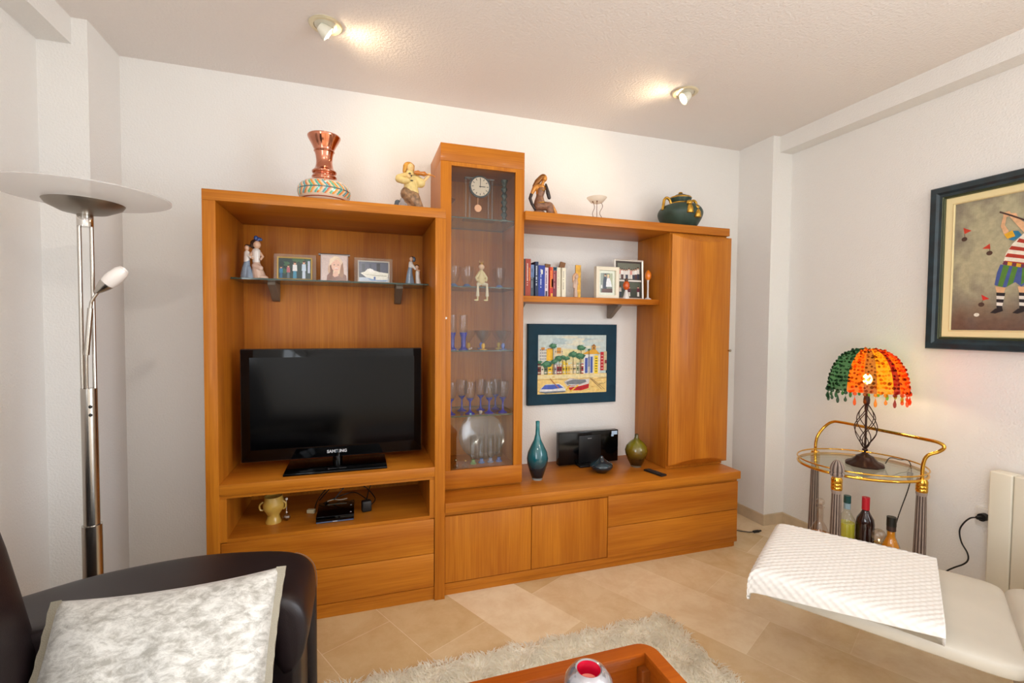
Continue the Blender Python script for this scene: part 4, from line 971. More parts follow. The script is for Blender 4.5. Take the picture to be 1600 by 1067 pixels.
P += linep([(.88, .13), (.90, .155), (.915, .14), (.93, .16), (.95, .15), (.98, .17)], .005, (60, 50, 60)); P += linep([(.38, .2), (.44, .135), (.6, .075), (.735, .12)], .005, (40, 40, 60)); P += linep([(.02, .045), (.12, .01), (.4, .03)], .005, (40, 40, 60))
bm = BM(); panel(bm, lambda u_, v_, h: (cu0 + (cu1 - cu0) * u_, -0.015 - h * .25, cv0 + (cv1 - cv0) * v_), P, (196, 210, 206))
O('canvas', bm, CANVAS, pt, False, world=True, recalc=False)

# golfer painting on the right wall
gp = thing('framed_painting', 'painting of a golfer in striped socks with red flags, in a dark green-blue frame', 'painting', (3.243, -1.41, 1.19))
mpx = lambda a, b_, h: (3.2424 - h, -a, b_)
bm = BM(); frame_ring(bm, mpx, 1.083, 1.739, 1.190, 1.955, [(0, 0), (0, 0.030), (0.004, 0.036), (0.026, 0.034), (0.036, 0.026), (0.048, 0.024), (0.054, 0.020), (0.054, 0)])
O('frame', bm, mat('dark_green_frame', (22, 46, 56), 0.35, coat=0.2, var=0.35, varscale=22), gp, world=True, angle=25)
bm = BM(); frame_ring(bm, mpx, 1.129, 1.693, 1.236, 1.909, [(0, 0.02), (0.002, 0.027), (0.006, 0.021), (0.009, 0.026), (0.012, 0.020), (0.012, 0.01)]); O('inner_bead', bm, mat('bead_olive', (86, 92, 66), 0.4, metal=0.3), gp, world=True, angle=25)
bm = BM(); frame_ring(bm, mpx, 1.140, 1.682, 1.247, 1.898, [(0, 0.016), (0.004, 0.020), (0.027, 0.014), (0.031, 0.017), (0.034, 0.012), (0.034, 0.005)]); O('liner', bm, mat('cream_liner', (232, 214, 164), 0.6), gp, world=True, angle=25)
g0, g1, h0, h1 = 1.172, 1.650, 1.281, 1.864
def UV(X, Y):
    X2 = X if X <= 567 else X
    top = 235 - (X2 - 205) / 362 * 65
    return ((X2 - 205) / 362 * 0.52, 1 - (Y - top) / (892 - top))
def pg(pts, c): return ([UV(*p) for p in pts], c)
def bgf(u_, v_):
    nn = mnoise.noise(Vector((u_ * 5, v_ * 5, 3.3))) * .5 + mnoise.noise(Vector((u_ * 14, v_ * 12, 1.3))) * .3
    c1 = Vector((178, 170, 138)); c2 = Vector((92, 84, 84)); c3 = Vector((96, 62, 48))
    w = min(1, max(0, 1.35 - 1.9 * math.hypot(u_ - .30, (v_ - .62) * .8) + nn * .8))
    base = c2 * (1 - w) + c1 * w
    b3 = min(1, max(0, (0.26 - v_) * 4 + nn)); base = base * (1 - b3 * .75) + c3 * b3 * .75
    return tuple(base)
SK = (226, 176, 132)
P = [pg([(255, 355), (300, 370), (262, 388)], (200, 60, 36)), pg([(360, 465), (398, 438), (402, 466)], (196, 56, 34)), pg([(365, 704), (408, 727), (374, 735)], (206, 40, 30))]
for (x_, y_) in ((263, 415), (398, 488), (367, 757)):
    u_, v_ = UV(x_, y_); P.append(ellp(u_, v_, .023, .017, (78, 52, 40)))
for a_2, b_2 in (((262, 388), (266, 404)), ((398, 466), (400, 478)), ((374, 735), (370, 746))): P += linep([UV(*a_2), UV(*b_2)], .004, (90, 60, 44))
u_, v_ = UV(345, 811); P.append(ellp(u_, v_, .021, .014, (236, 230, 214)))
def sym(pts): return [(1190 - x_, y_) for x_, y_ in pts]
pants = [(455, 548), (595, 562), (595, 630), (560, 664), (530, 640), (482, 668), (430, 655), (440, 590)]
P += [pg(pants, (70, 88, 150)), pg(sym(pants), (70, 88, 150))]
for st_ in ([(470, 550), (500, 555), (470, 665), (446, 660)], [(515, 556), (540, 560), (520, 645), (490, 665)], [(560, 562), (580, 562), (575, 640), (556, 655)]): P += [pg(st_, (84, 130, 50)), pg(sym(st_), (84, 130, 50))]
tors = [(560, 388), (595, 380), (595, 560), (468, 540), (480, 490), (510, 440)]
P += [pg(tors, (236, 226, 208)), pg(sym(tors), (236, 226, 208))]
for q in range(4):
    y_ = 400 + q * 38; xl = [540, 505, 488, 476][q]
    st_ = [(xl, y_ + 14), (595, y_ + 30), (595, y_ + 48), (xl - 12, y_ + 32)]; P += [pg(st_, (176, 52, 34)), pg(sym(st_), (176, 52, 34))]
for q in range(6):
    st_ = [(470 + q * 21, 530 + q * 4), (491 + q * 21, 534 + q * 4), (489 + q * 21, 552 + q * 4), (468 + q * 21, 548 + q * 4)]; c_ = (222, 170, 40) if q % 2 else (110, 50, 70); P += [pg(st_, c_), pg(sym(st_), c_)]
for dx_ in (0, 108, 165):
    lg = [(435 + dx_, 662), (486 + dx_, 668), (478 + dx_, 700), (444 + dx_, 696)]; P.append(pg(lg, SK))
    for q in range(5):
        P.append(pg([(442 + dx_ + q, 694 + q * 17), (486 + dx_ - q * 3, 696 + q * 17), (483 + dx_ - q * 3, 713 + q * 17), (443 + dx_ + q, 711 + q * 17)], (38, 34, 38) if q % 2 == 0 else (230, 224, 214)))
    P.append(pg([(415 + dx_, 800), (440 + dx_, 778), (474 + dx_, 772), (478 + dx_, 790), (440 + dx_, 804)], (36, 28, 30)))
arm_ = [(462, 292), (478, 292), (470, 345), (490, 375), (488, 398), (468, 392), (450, 350)]
P += [pg(arm_, SK), pg([(490, 300), (520, 300), (575, 345), (600, 395), (575, 400), (540, 360)], SK), pg(sym([(540, 345), (575, 330), (600, 380), (560, 400)]), SK)]
P += [pg([(468, 392), (512, 370), (524, 402), (484, 415)], (232, 176, 40)), pg([(508, 374), (535, 376), (553, 398), (515, 425), (490, 418), (522, 402)], (40, 120, 160))]
P += [pg([(458, 280), (490, 272), (500, 292), (480, 302), (462, 298)], SK), pg([(484, 284), (522, 284), (530, 300), (500, 312)], SK)]
P += linep([UV(442, 276), UV(500, 296), UV(620, 345)], .012, (70, 46, 40))
u_, v_ = UV(640, 315); P += [ellp(u_, v_, .075, .085, SK), ([(u_ - .08, v_ + .02), (u_ + .08, v_ + .02), (u_ + .05, v_ + .10), (u_ - .05, v_ + .10)], (176, 52, 34))]
bm = BM(); panel(bm, lambda u_, v_, h: (3.2424 - 0.008 - h * .2, -(g0 + (g1 - g0) * u_), h0 + (h1 - h0) * v_), P, (0, 0, 0), 60, 70, bgf)
O('canvas', bm, CANVAS, gp, False, world=True, recalc=False)

# ------------------------------------------------------------------ photo frames
def tilt(parts, ang): pass
def photo_frame(label, loc, w, h, bd, fm, polys, base, mount=None, acrylic=False, tiltd=6, rz=0.0, basef=None, depth=0.012, cat='photo frame'):
    t = thing('photo_frame', label, cat, loc, rz)
    R_ = Matrix.Rotation(math.radians(-tiltd), 3, 'X')
    mp_ = lambda a, b_, hh: tuple(R_ @ Vector((a, -hh, b_)))
    bm = BM(); frame_ring(bm, mp_, -w / 2, w / 2, 0.0, h, [(0, 0), (0, depth), (bd * .3, depth + .002), (bd, depth - .002), (bd, 0)]); O('frame', bm, fm, t, angle=25)
    bm = BM(); a0, a1, b0, b1 = -w / 2 + bd, w / 2 - bd, bd, h - bd
    if mount:
        f_ = bm.faces.new([bm.verts.new(mp_(a, b_, depth * .45)) for a, b_ in ((a0, b0), (a1, b0), (a1, b1), (a0, b1))]); setcol(bm, [f_], mount[1])
        a0, a1, b0, b1 = a0 + mount[0], a1 - mount[0], b0 + mount[0], b1 - mount[0]
    nn_ = 12 if basef else 2
    panel(bm, lambda u_, v_, hh: mp_(a0 + (a1 - a0) * u_, b0 + (b1 - b0) * v_, depth * .5 + hh * .2), polys, base, nn_, nn_, basef)
    O('photo', bm, PHOTO, t, False, recalc=False)
    bm = BM(); v4 = [Vector(mp_(a, b_, -0.001)) for a, b_ in ((-w * .12, h * .1), (w * .12, h * .1), (w * .08, h * .7), (-w * .08, h * .7))]
    ft = Vector((0, 0.035 + h * .12, 0.0))
    q_ = [bm.verts.new(p) for p in v4] + [bm.verts.new((-w * .12, ft.y, 0)), bm.verts.new((w * .12, ft.y, 0))]
    bm.faces.new((q_[2], q_[3], q_[4], q_[5])); bm.faces.new((q_[0], q_[1], q_[5], q_[4])); bm.faces.new((q_[1], q_[2], q_[5])); bm.faces.new((q_[3], q_[0], q_[4])); bm.faces.new((q_[0], q_[3], q_[2], q_[1])); O('stand', bm, BRACKET, t, False)
    if acrylic:
        bm = BM(); box(bm, -w / 2 - .017, w / 2 + .017, 0.001, 0.010, 0.0, h + .018, .002)
        bmesh.ops.rotate(bm, verts=bm.verts, cent=(0, 0, 0), matrix=R_); O('acrylic_block', bm, CLEARB, t, False)
    return t
GZ = 1.4892
def person(u_, top, c1, c2, s=.12, hair=(60, 40, 30)):
    return [([(u_ - s * .35, 0.02), (u_ + s * .35, 0.02), (u_ + s * .3, top * .5), (u_ - s * .3, top * .5)], c2), ([(u_ - s * .45, top * .45), (u_ + s * .45, top * .45), (u_ + s * .4, top * .82), (u_ - s * .4, top * .82)], c1),
            ellp(u_, top * .9, s * .26, top * .09, (214, 168, 140)), ellp(u_, top * .96, s * .26, top * .05, hair)]
random.seed(2)
P = [ellp(random.random(), random.uniform(.3, 1), .1, .12, random.choice([(40, 80, 60), (60, 100, 70), (30, 50, 50)]), jag=.3) for _ in range(10)] + person(.3, .68, (180, 100, 110), (90, 110, 120)) + person(.5, .85, (226, 226, 226), (70, 140, 170), .16) + person(.78, .9, (190, 210, 225), (190, 205, 220), .15) + person(.08, .6, (50, 120, 160), (40, 100, 140)) + [rectp(.9, .97, .3, .9, (180, 190, 210))]
GOLDF = mat('gold_frame', (240, 206, 132), 0.25, metal=0.35); SILF = mat('silver_frame', (232, 228, 220), 0.25, metal=0.3)
photo_frame('gold-edged acrylic frame with a photo of people among trees, leftmost on the glass shelf', (0.302, -0.215, GZ), 0.151, 0.108, .006, GOLDF, P, (40, 62, 60), acrylic=True)
P = [ellp(.55, .45, .3, .42, (196, 160, 132), 26), ([(.2, .0), (.98, .0), (.95, .22), (.75, .36), (.35, .36), (.22, .2)], (128, 86, 74)), ellp(.56, .60, .27, .36, (226, 200, 172), 26), ([(.30, .7), (.36, .2), (.24, .06), (.42, .05), (.46, .5)], (120, 74, 56)), ([(.82, .75), (.86, .3), (.8, .1), (.68, .2), (.74, .6)], (150, 108, 82)), ellp(.56, .60, .185, .235, (226, 182, 160), 26), ([(.3, .55), (.32, .85), (.5, .98), (.66, .96), (.5, .8), (.38, .68)], (232, 212, 186)), ellp(.49, .63, .028, .016, (70, 50, 44)), ellp(.64, .63, .028, .016, (70, 50, 44)), ellp(.565, .49, .07, .022, (250, 240, 236)), ellp(.565, .475, .065, .01, (176, 84, 84)), ([(.5, .36), (.62, .36), (.66, .2), (.5, .14), (.42, .22)], (220, 176, 154))]
t = photo_frame('scroll-topped stand with a portrait photo of a smiling blonde woman', (0.476, -0.215, GZ), 0.124, 0.130, .003, mat('print_edge', (206, 200, 200), 0.4), P, (206, 186, 180), tiltd=8)
bm = BM(); tube(bm, [(-.072, 0.019, 0.130), (.070, 0.019, 0.130)], .006, 14); tube(bm, [(-.072, 0.0, 0.0045), (.070, 0.0, 0.0045)], .004, 12); O('scroll_bar', bm, mat('satin_grey', (140, 134, 136), 0.35, metal=0.7), t)
P = [rectp(0, 1, .5, 1, (78, 84, 104)), rectp(.6, .72, .45, .95, (40, 44, 54)), rectp(.1, .2, .5, .9, (56, 66, 80)), rectp(.35, .42, .5, .92, (60, 70, 90)), rectp(0, 1, 0, .2, (176, 190, 206)), ([(.05, .42), (.25, .2), (.6, .08), (.98, .1), (1, .45), (.7, .5), (.45, .6), (.3, .66), (.2, .5)], (226, 224, 212)), ([(.25, .2), (.6, .08), (.98, .1), (.9, .02), (.4, .05)], (120, 150, 190)), ([(.3, .55), (.36, .68), (.48, .62), (.52, .5), (.4, .45)], (236, 234, 228)), rectp(.5, .56, .1, .25, (70, 100, 160)), ([(.08, .4), (.5, .3), (.95, .28), (.95, .32), (.5, .34)], (170, 168, 150))]
photo_frame('silver-edged acrylic frame with a photo of a white boat, rightmost on the glass shelf', (0.657, -0.215, GZ), 0.150, 0.108, .006, SILF, P, (70, 80, 96), acrylic=True)
SZ = 1.4467
P = [rectp(0, .2, .2, 1, (150, 160, 150)), rectp(.75, 1, .3, 1, (170, 176, 150)), ellp(.38, .88, .09, .06, (200, 160, 130)), ellp(.38, .93, .09, .03, (90, 60, 40)), ([(.2, .1), (.5, .1), (.52, .7), (.42, .82), (.28, .8), (.2, .6)], (60, 68, 84)), ellp(.62, .82, .09, .065, (224, 190, 160)), ellp(.63, .9, .1, .04, (226, 210, 150)), ([(.45, .3), (.95, .3), (.85, .6), (.72, .76), (.52, .74), (.46, .5)], (230, 232, 236)), rectp(.1, 1, 0, .2, (96, 68, 60)), ellp(.08, .3, .06, .1, (226, 226, 226))]
photo_frame('cream box frame with a photo of a wedding couple, on the beech wall shelf', (1.968, -0.165, SZ), 0.150, 0.185, .020, mat('cream_box_frame', (236, 226, 204), 0.45), P, (120, 128, 118), mount=(.016, (226, 230, 214)), tiltd=0, depth=0.03)
# double photo frame, silver
t = photo_frame('tall silver frame holding two group photos, beside the tall cabinet', (2.135, -0.150, SZ), 0.198, 0.240, .010, SILF, [rectp(0, 1, 0, 1, (70, 60, 56))], (70, 60, 56), tiltd=3)
R_ = Matrix.Rotation(math.radians(-3), 3, 'X')
random.seed(9)
def group_photo(z0, z1, base, rows, name):
    P_ = [rectp(0, 1, .55, 1, base)]
    for k in range(rows):
        u_ = .1 + .8 * k / (rows - 1); P_ += person(u_, random.uniform(.62, .78), random.choice([(226, 220, 214), (96, 40, 60), (214, 150, 140), (70, 84, 110), (240, 236, 230)]), random.choice([(60, 66, 84), (220, 214, 206), (90, 60, 60)]), .14)
    bm = BM(); panel(bm, lambda u_, v_, hh: tuple(R_ @ Vector((-.078 + .156 * u_, -0.0085 - hh * .2, z0 + (z1 - z0) * v_))), P_, tuple(int(x_ * .7) for x_ in base))
    O(name, bm, PHOTO, t, False, recalc=False)
group_photo(.122, .218, (110, 112, 98), 9, 'group_photo'); group_photo(.018, .104, (84, 92, 78), 3, 'group_photo')
bm = BM(); v_ = [(-.092, -.0088, .108), (.086, -.0088, .108), (.082, -.0088, .118), (-.070, -.0088, .118)]; bm.faces.new([bm.verts.new(R_ @ Vector(p)) for p in v_]); O('mount_strip', bm, mat('mount_white', (232, 228, 220), 0.5), t, False)

# ------------------------------------------------------------------ books
random.seed(21)
SH = 1.4467
books = [ # x0, x1, height, colour, label
    (1.434, 1.455, .204, (52, 44, 40), 'black hardback book, leftmost on the wall shelf', None),
    (1.457, 1.489, .206, (172, 62, 34), 'thick rust-red book with white and orange spine lettering', (236, 214, 200)),
    (1.491, 1.511, .176, (72, 84, 96), 'thin grey-blue book with a pale blue top, right of the rust-red book', (150, 160, 170)),
    (1.513, 1.532, .192, (20, 38, 74), 'tall navy book with pale vertical lettering', (206, 212, 226)),
    (1.534, 1.573, .174, (20, 50, 150), 'bright blue thick book with small white spine lettering', (200, 210, 236)),
    (1.575, 1.597, .164, (222, 206, 212), 'pale pink-white paperback beside the bright blue book', (90, 60, 110)),
    (1.599, 1.619, .166, (198, 38, 24), 'red and orange paperback right of the pale pink one', (240, 160, 60)),
    (1.621, 1.645, .168, (120, 34, 48), 'maroon paperback with a teal top band', (196, 120, 120)),
    (1.647, 1.672, .168, (226, 218, 194), 'cream paperback next to the maroon one', (206, 196, 168)),
    (1.674, 1.698, .166, (232, 224, 200), 'cream paperback with grey spine lettering, rightmost of the row', (176, 170, 150)),
]
PAGES = mat('book_pages', (228, 218, 196), 0.8)
for k, (x0, x1, h, c, lab, tc_) in enumerate(books):
    yb = -0.055; yf = -0.20 + 0.006 * (k % 3); w = x1 - x0
    t = thing('book', lab, 'book', ((x0 + x1) / 2, (yb + yf) / 2, SH), group='books on the wall shelf')
    d_ = (yb - yf) / 2
    bm = BM(); box(bm, -w / 2, w / 2, -d_, -d_ + .0025, 0, h, .001); box(bm, -w / 2, -w / 2 + .0016, -d_ + .0025, d_, 0, h); box(bm, w / 2 - .0016, w / 2, -d_ + .0025, d_, 0, h); setcol(bm, bm.faces, c)
    cov = O('cover', bm, PAINTED, t, False)
    bm = BM(); box(bm, -w / 2 + .0018, w / 2 - .0018, -d_ + .003, d_ - .003, .003, h - .003); O('pages', bm, PAGES, t, False)
    # spine marks: illegible small lettering
    bm = BM(); yy = -d_ - .0004
    def mark(a0, a1, b0, b1, cc): box(bm, a0, a1, yy, yy + .0006, b0, b1); setcol(bm, bm.faces[-6:] if False else [f for f in bm.faces if not f.tag], cc); [setattr(f, 'tag', True) for f in bm.faces]
    z = h * .88
    if tc_:
        while z > h * .30:
            L = random.uniform(.003, .007)
            mark(-w * .12 - .003, -w * .12 + .003, z - L, z, tc_); z -= L + (.0016 if random.random() < .8 else .008)
        if k == 1:
            z = h * .76
            while z > h * .42:
                L = random.uniform(.003, .006); mark(w * .18, w * .18 + .006, z - L, z, (240, 150, 60)); z -= L + .002
        if k == 4: mark(-.004, .006, h * .72, h * .86, (226, 226, 214))
        if k == 7: mark(-w / 2, w / 2, h * .88, h * .998, (24, 78, 100)); mark(-.003, .004, h * .91, h * .97, (214, 230, 236))
        if k == 2: mark(-w / 2, w / 2, h * .6, h * .998, (120, 146, 190))
        if k == 6: mark(w * .0, w / 2, h * .3, h * .998, (226, 96, 24)); mark(w * .1, w / 2, h * .33, h * .6, (60, 24, 60)); mark(-w * .1, w * .4, 0.002, h * .12, (240, 190, 60))
        if k == 5: mark(-w * .3, w * .2, .004, h * .2, (60, 50, 70))
    if len(bm.faces): O('spine_lettering', bm, PAINTED, t, False)
    else: bm.free()
# two wooden bookends / boards behind and a small figure
for (x_, y_, h, lean, lab) in ((1.640, -0.035, .205, 0.12, 'brown wooden board standing behind the red and maroon books'), (1.748, -0.04, .225, 0.42, 'brown wooden board leaning against the wall at the end of the books')):
    bm = BM(); box(bm, -.017, .017, -.006, .006, 0, h, .001)
    o = O('wooden_board', bm, wood('dark_oak', 'z', (120, 76, 34), (160, 108, 52)), None, False); o.location = (x_ - (.05 if lean > .3 else 0), y_, SH); o.rotation_euler = (0, lean * .55, 0); tag(o, lab, 'board')
t = thing('figurine', 'small pale woman figurine on a gilt plaque, right of the books', 'figurine', (1.772, -0.17, SH))
bm = BM(); box(bm, .002, .036, .004, .012, 0, .190, .001); O('gilt_plaque', bm, mat('gilt_plaque', (172, 126, 44), 0.35, metal=0.6, var=.3, varscale=60), t, False)
blob('figure', mat('pale_resin', (206, 176, 156), 0.4), [('c', [(0, -.004, .008), (-.002, -.006, .05), (0, -.006, .085)], [.013, .010, .012]), ('c', [(0, -.006, .085), (.001, -.006, .105)], [.014, .008]), ('s', (.002, -.008, .122), (.012, .012, .015)), ('c', [(-.012, -.006, .095), (-.016, -.010, .06)], .005)], .0022, t)
blob('hair', mat('blond_hair', (226, 178, 140), 0.5), [('s', (.000, -.002, .128), (.016, .013, .016)), ('c', [(-.012, 0, .125), (-.014, 0, .09)], [.008, .005])], .0022, t)

# glass tealight and decorative orange glass
t = thing('tealight_glass', 'small stemmed glass with an orange glass egg, in front of the double photo frame', 'ornament', (2.078, -0.215, SZ))
bm = BM(); lathe(bm, [(.021, 0), (.015, .02), (.009, .045), (.007, .052)], seg=24); O('stem', bm, mat('frosted_white_stem', (222, 218, 216), 0.4), t)
bm = BM(); lathe(bm, [(.007, .052), (.016, .062), (.020, .075), (.018, .09), (.012, .10), (.009, .102)], seg=24); O('cup', bm, mat('orange_glass', (206, 84, 20), 0.12, coat=.6), t)
bm = BM(); lathe(bm, [(.009, .102), (.011, .108), (.007, .118), (0, .122)], seg=20); O('top', bm, mat('dark_top', (90, 60, 40), 0.3), t)
t = thing('tulip_ornament', 'tall thin glass stem topped with a bright orange egg, beside the tall cabinet', 'ornament', (2.232, -0.205, SZ))
bm = BM(); lathe(bm, [(.022, 0), (.020, .004), (.006, .012), (.0045, .05), (.005, .105), (.008, .118)], seg=24); O('stem', bm, MATS['frosted_white_stem'], t)
bm = BM(); lathe(bm, [(.008, .116), (.017, .128), (.0195, .142), (.017, .158), (.010, .168), (.003, .176), (0, .177)], seg=28); O('egg', bm, mat('bright_orange', (230, 124, 30), 0.18, coat=.6), t)

# ------------------------------------------------------------------ low cabinet top: vases, music system, remote
TZZ = 0.4546
def lathe_thing(name, label, cat, loc, prof, m_, seg=48):
    bm = BM(); lathe(bm, prof, seg=seg, cap=False); o = O(name, bm, m_, None, angle=60); o.location = loc; return tag(o, label, cat)
lathe_thing('bottle_vase', 'slender teal glass bottle vase with a black foot, beside the display cabinet', 'vase', (1.503, -0.285, TZZ),
    [(0, 0), (.028, 0), (.030, .010), (.044, .050), (.055, .088), (.058, .115), (.052, .148), (.035, .185), (.020, .215), (.0125, .245), (.0105, .285), (.011, .315), (.0095, .316), (.009, .25), (0, .24)],
    zramp('teal_glaze', [(0, (150, 160, 160)), (.008, (140, 150, 150)), (.014, (8, 14, 18)), (.06, (10, 34, 44)), (.13, (16, 92, 104)), (.316, (28, 120, 124))]))
lathe_thing('bottle_vase', 'round olive-green glass vase with a short neck, left of the tall cabinet', 'vase', (2.152, -0.235, TZZ),
    [(0, 0), (.030, 0), (.033, .008), (.052, .045), (.064, .080), (.066, .100), (.058, .125), (.036, .150), (.017, .163), (.0115, .176), (.011, .192), (.0095, .193), (.009, .17), (0, .16)],
    zramp('olive_glaze', [(0, (120, 116, 100)), (.008, (110, 100, 80)), (.014, (34, 22, 10)), (.05, (58, 36, 10)), (.10, (110, 88, 18)), (.14, (116, 112, 20)), (.193, (60, 50, 18))]))
lathe_thing('bud_vase', 'squat dark blue-green glass bud vase in front of the music system', 'vase', (1.898, -0.275, TZZ),
    [(0, 0), (.032, 0), (.036, .006), (.058, .022), (.066, .036), (.060, .050), (.038, .063), (.018, .076), (.011, .088), (.010, .093), (.0085, .093), (.008, .08), (0, .07)],
    zramp('night_glaze', [(0, (10, 12, 14)), (.02, (8, 22, 30)), (.05, (18, 50, 62)), (.093, (20, 30, 38))]))
t = thing('music_system', 'flat black compact music system with a pale sticker, under the harbour painting', 'music system', (1.90, -0.09, TZZ))
bm = BM(); box(bm, 1.700, 2.094, -0.125, -0.085, 0.463, 0.655, .003, 2); O('body', bm, mat('piano_black', (4, 4, 5), 0.12, spec=.3), t, world=True)
bm = BM(); box(bm, 1.828, 1.975, -0.130, -0.1245, 0.470, 0.632, .002, 2); O('disc_door', bm, mat('dark_grey_door', (22, 22, 24), 0.32, spec=.3), t, world=True)
bm = BM(); box(bm, 1.815, 1.985, -0.175, -0.06, 0.4547, 0.466, .003, 2); O('foot', bm, BLACK, t, world=True)
bm = BM(); box(bm, 2.048, 2.086, -0.1262, -0.1248, 0.626, 0.648); box(bm, 2.046, 2.062, -0.1262, -0.1248, 0.616, 0.628); setcol(bm, bm.faces, (180, 206, 232)); O('sticker', bm, PAINTED, t, False, world=True)
bm = BM()
for k in range(4): box(bm, 1.885 + k * .007, 1.8895 + k * .007, -0.1312, -0.1298, 0.612, 0.617)
setcol(bm, bm.faces, (140, 140, 144)); O('logo', bm, PAINTED, t, False, world=True)
t = thing('remote_control', 'small black remote control lying on the sideboard near the tall cabinet', 'remote control', (2.18, -0.383, TZZ), math.radians(14))
bm = BM(); box(bm, -.022, .022, -.066, .066, 0, .010, .004, 3); O('body', bm, BLACK, t)
bm = BM()
for r_ in range(6):
    for c_ in range(3): box(bm, -.014 + c_ * .011, -.008 + c_ * .011, -.05 + r_ * .017, -.041 + r_ * .017, .0095, .0115, .0005)
O('buttons', bm, mat('button_grey', (60, 60, 62), 0.5), t)

# ------------------------------------------------------------------ niche under the television
NZ_ = 0.4012
t = thing('figurine_vase', 'small amber-yellow two-handled cup in the niche under the television', 'cup', (0.222, -0.345, NZ_))
bm = BM(); lathe(bm, [(0, 0), (.032, 0), (.033, .006), (.026, .022), (.024, .034), (.032, .050), (.042, .066), (.044, .085), (.038, .105), (.036, .118), (.033, .118), (.035, .10), (.0, .06)], seg=36, cap=False, mod=lambda a, z: 1 + (.07 * math.cos(3 * a) if .04 < z < .11 else 0)); O('bowl', bm, mat('amber_glass', (196, 158, 72), 0.3, coat=.5), t)
for s in (-1, 1):
    bm = BM(); tube(bm, smooth_path([(s * .038, -.01, .098), (s * .052, -.012, .085), (s * .050, -.012, .066), (s * .040, -.01, .060)], 5), .004, 8); O('handle', bm, MATS['amber_glass'], t)
t = thing('crystal_charm', 'tiny hanging crystal charm beside the amber-yellow cup', 'ornament', (0.276, -0.35, NZ_))
bm = BM(); ball(bm, (0, 0, .0185), .0165, 8, 6); O('crystal', bm, thin_glass('charm_crystal', (.75, .7, .68), ior=2.2), t, angle=5)
bm = BM(); tube(bm, [(0, 0, .034), (0, .001, .10)], .0009, 6); ball(bm, (0, 0, .040), .004, 8, 6); ball(bm, (0, 0.001, .10), .006, 8, 6); O('chain', bm, SILF, t)
t = thing('set_top_box', 'small glossy black media box in the niche under the television', 'set-top box', (0.483, -0.345, NZ_))
bm = BM(); box(bm, -.080, .080, -.082, .10, .003, .030, .003, 2); O('body', bm, BLACKGLOSS, t)
bm = BM(); box(bm, -.078, .078, -.0835, -.0815, .003, .008); O('front_strip', bm, mat('bluish_strip', (84, 100, 130), 0.3), t)
bm = BM(); box(bm, -.010, .010, -.0842, -.083, .0045, .0075); O('logo', bm, LOGOM, t)
bm = BM(); lathe(bm, [(.0, .0302), (.004, .0302), (.004, .0306), (0, .0306)], c=(.066, -.055, 0), seg=16, cap=False); lathe(bm, [(.0, .0302), (.004, .0302), (.004, .0306), (0, .0306)], c=(.066, .03, 0), seg=16, cap=False); O('button', bm, LOGOM, t)
bm = BM(); box(bm, -.018, .018, -.010, .010, 0, .018, .003, 2); o = O('power_adapter', bm, mat('cream_plastic', (206, 196, 160), 0.5), None); o.location = (0.372, -0.285, NZ_); o.rotation_euler = (0, 0, -.4); tag(o, 'small cream plastic adapter block left of the black media box', 'adapter')
bm = BM(); box(bm, -.022, .022, -.016, .016, 0, .052, .006, 3); o = O('power_adapter', bm, BLACK, None); o.location = (0.618, -0.335, NZ_); o.rotation_euler = (0, 0, .2); tag(o, 'black plug-in adapter block right of the black media box', 'adapter')
random.seed(4)
bm = BM()
for k, pts in enumerate([[(0.385, -.275, .41), (0.40, -.20, .44), (0.47, -.12, .50), (0.52, -.06, .535)], [(0.43, -.26, .435), (0.48, -.16, .42), (0.56, -.14, .43), (0.62, -.30, .445)], [(0.47, -.25, .44), (0.53, -.20, .49), (0.60, -.16, .47), (0.66, -.22, .42), (0.64, -.30, .415)], [(0.62, -.32, .455), (0.64, -.24, .49), (0.70, -.12, .52), (0.74, -.05, .55)], [(0.40, -.18, .42), (0.46, -.10, .46), (0.50, -.06, .43), (0.58, -.05, .47)]]):
    tube(bm, smooth_path(pts, 8), .0026, 8)
tag(O('cables', bm, BLACK, None, world=True), 'tangle of black cables behind the media box in the niche', 'cables')
bm = BM(); tube(bm, smooth_path([(0.44, -.248, .436), (0.47, -.235, .437), (0.50, -.245, .436), (0.53, -.24, .438)], 8), .0022, 8)
tag(O('white_cable', bm, mat('cable_white', (196, 186, 160), 0.5), None, world=True), 'short pale cable lying on the black media box', 'cables')

# ------------------------------------------------------------------ ornaments on top of the television cabinet
TT1 = 1.8148
vs_t = thing('copper_lustre_vase', 'copper lustre vase with a flared neck and painted leaf band, on the television cabinet', 'vase', (0.442, -0.355, TT1))
COPPER = mat('copper_lustre', (206, 132, 104), 0.10, metal=1.0, coat=0.5)
bodyprof = [(.078, .004), (.092, .014), (.102, .026), (.109, .040), (.112, .055), (.110, .070), (.103, .083), (.090, .095), (.072, .103), (.056, .107)]
pts_ = smooth_path([(r_, 0, z) for r_, z in bodyprof], 6)
bm = BM(); lathe(bm, [(p.x, p.z) for p in pts_], seg=160, cap=True)
def vase_col(a, z):
    if z < .008: return (150, 84, 56)
    if .017 < z < .021 or .094 < z < .098: return (150, 70, 46)
    if .0295 < z < .089:
        zc = .058; d = abs(z - zc)
        if d < .0018: return (70, 100, 104)
        ph = (a * 22 / (2 * PI) + d * 26) % 1.0; ph2 = int((a * 22 / (2 * PI) + d * 26) % 3)
        edge = min(z - .0295, .089 - z)
        if edge < .004 and (ph < .15 or ph > .7): return (226, 204, 182)
        if ph < .22: return [(70, 170, 150), (84, 150, 160), (90, 176, 120)][ph2]
        if ph < .36: return (120, 206, 190)
        if ph < .58: return [(220, 120, 60), (206, 96, 84), (226, 140, 50)][ph2]
        if ph < .74: return (232, 176, 84)
    return (226, 204, 182)
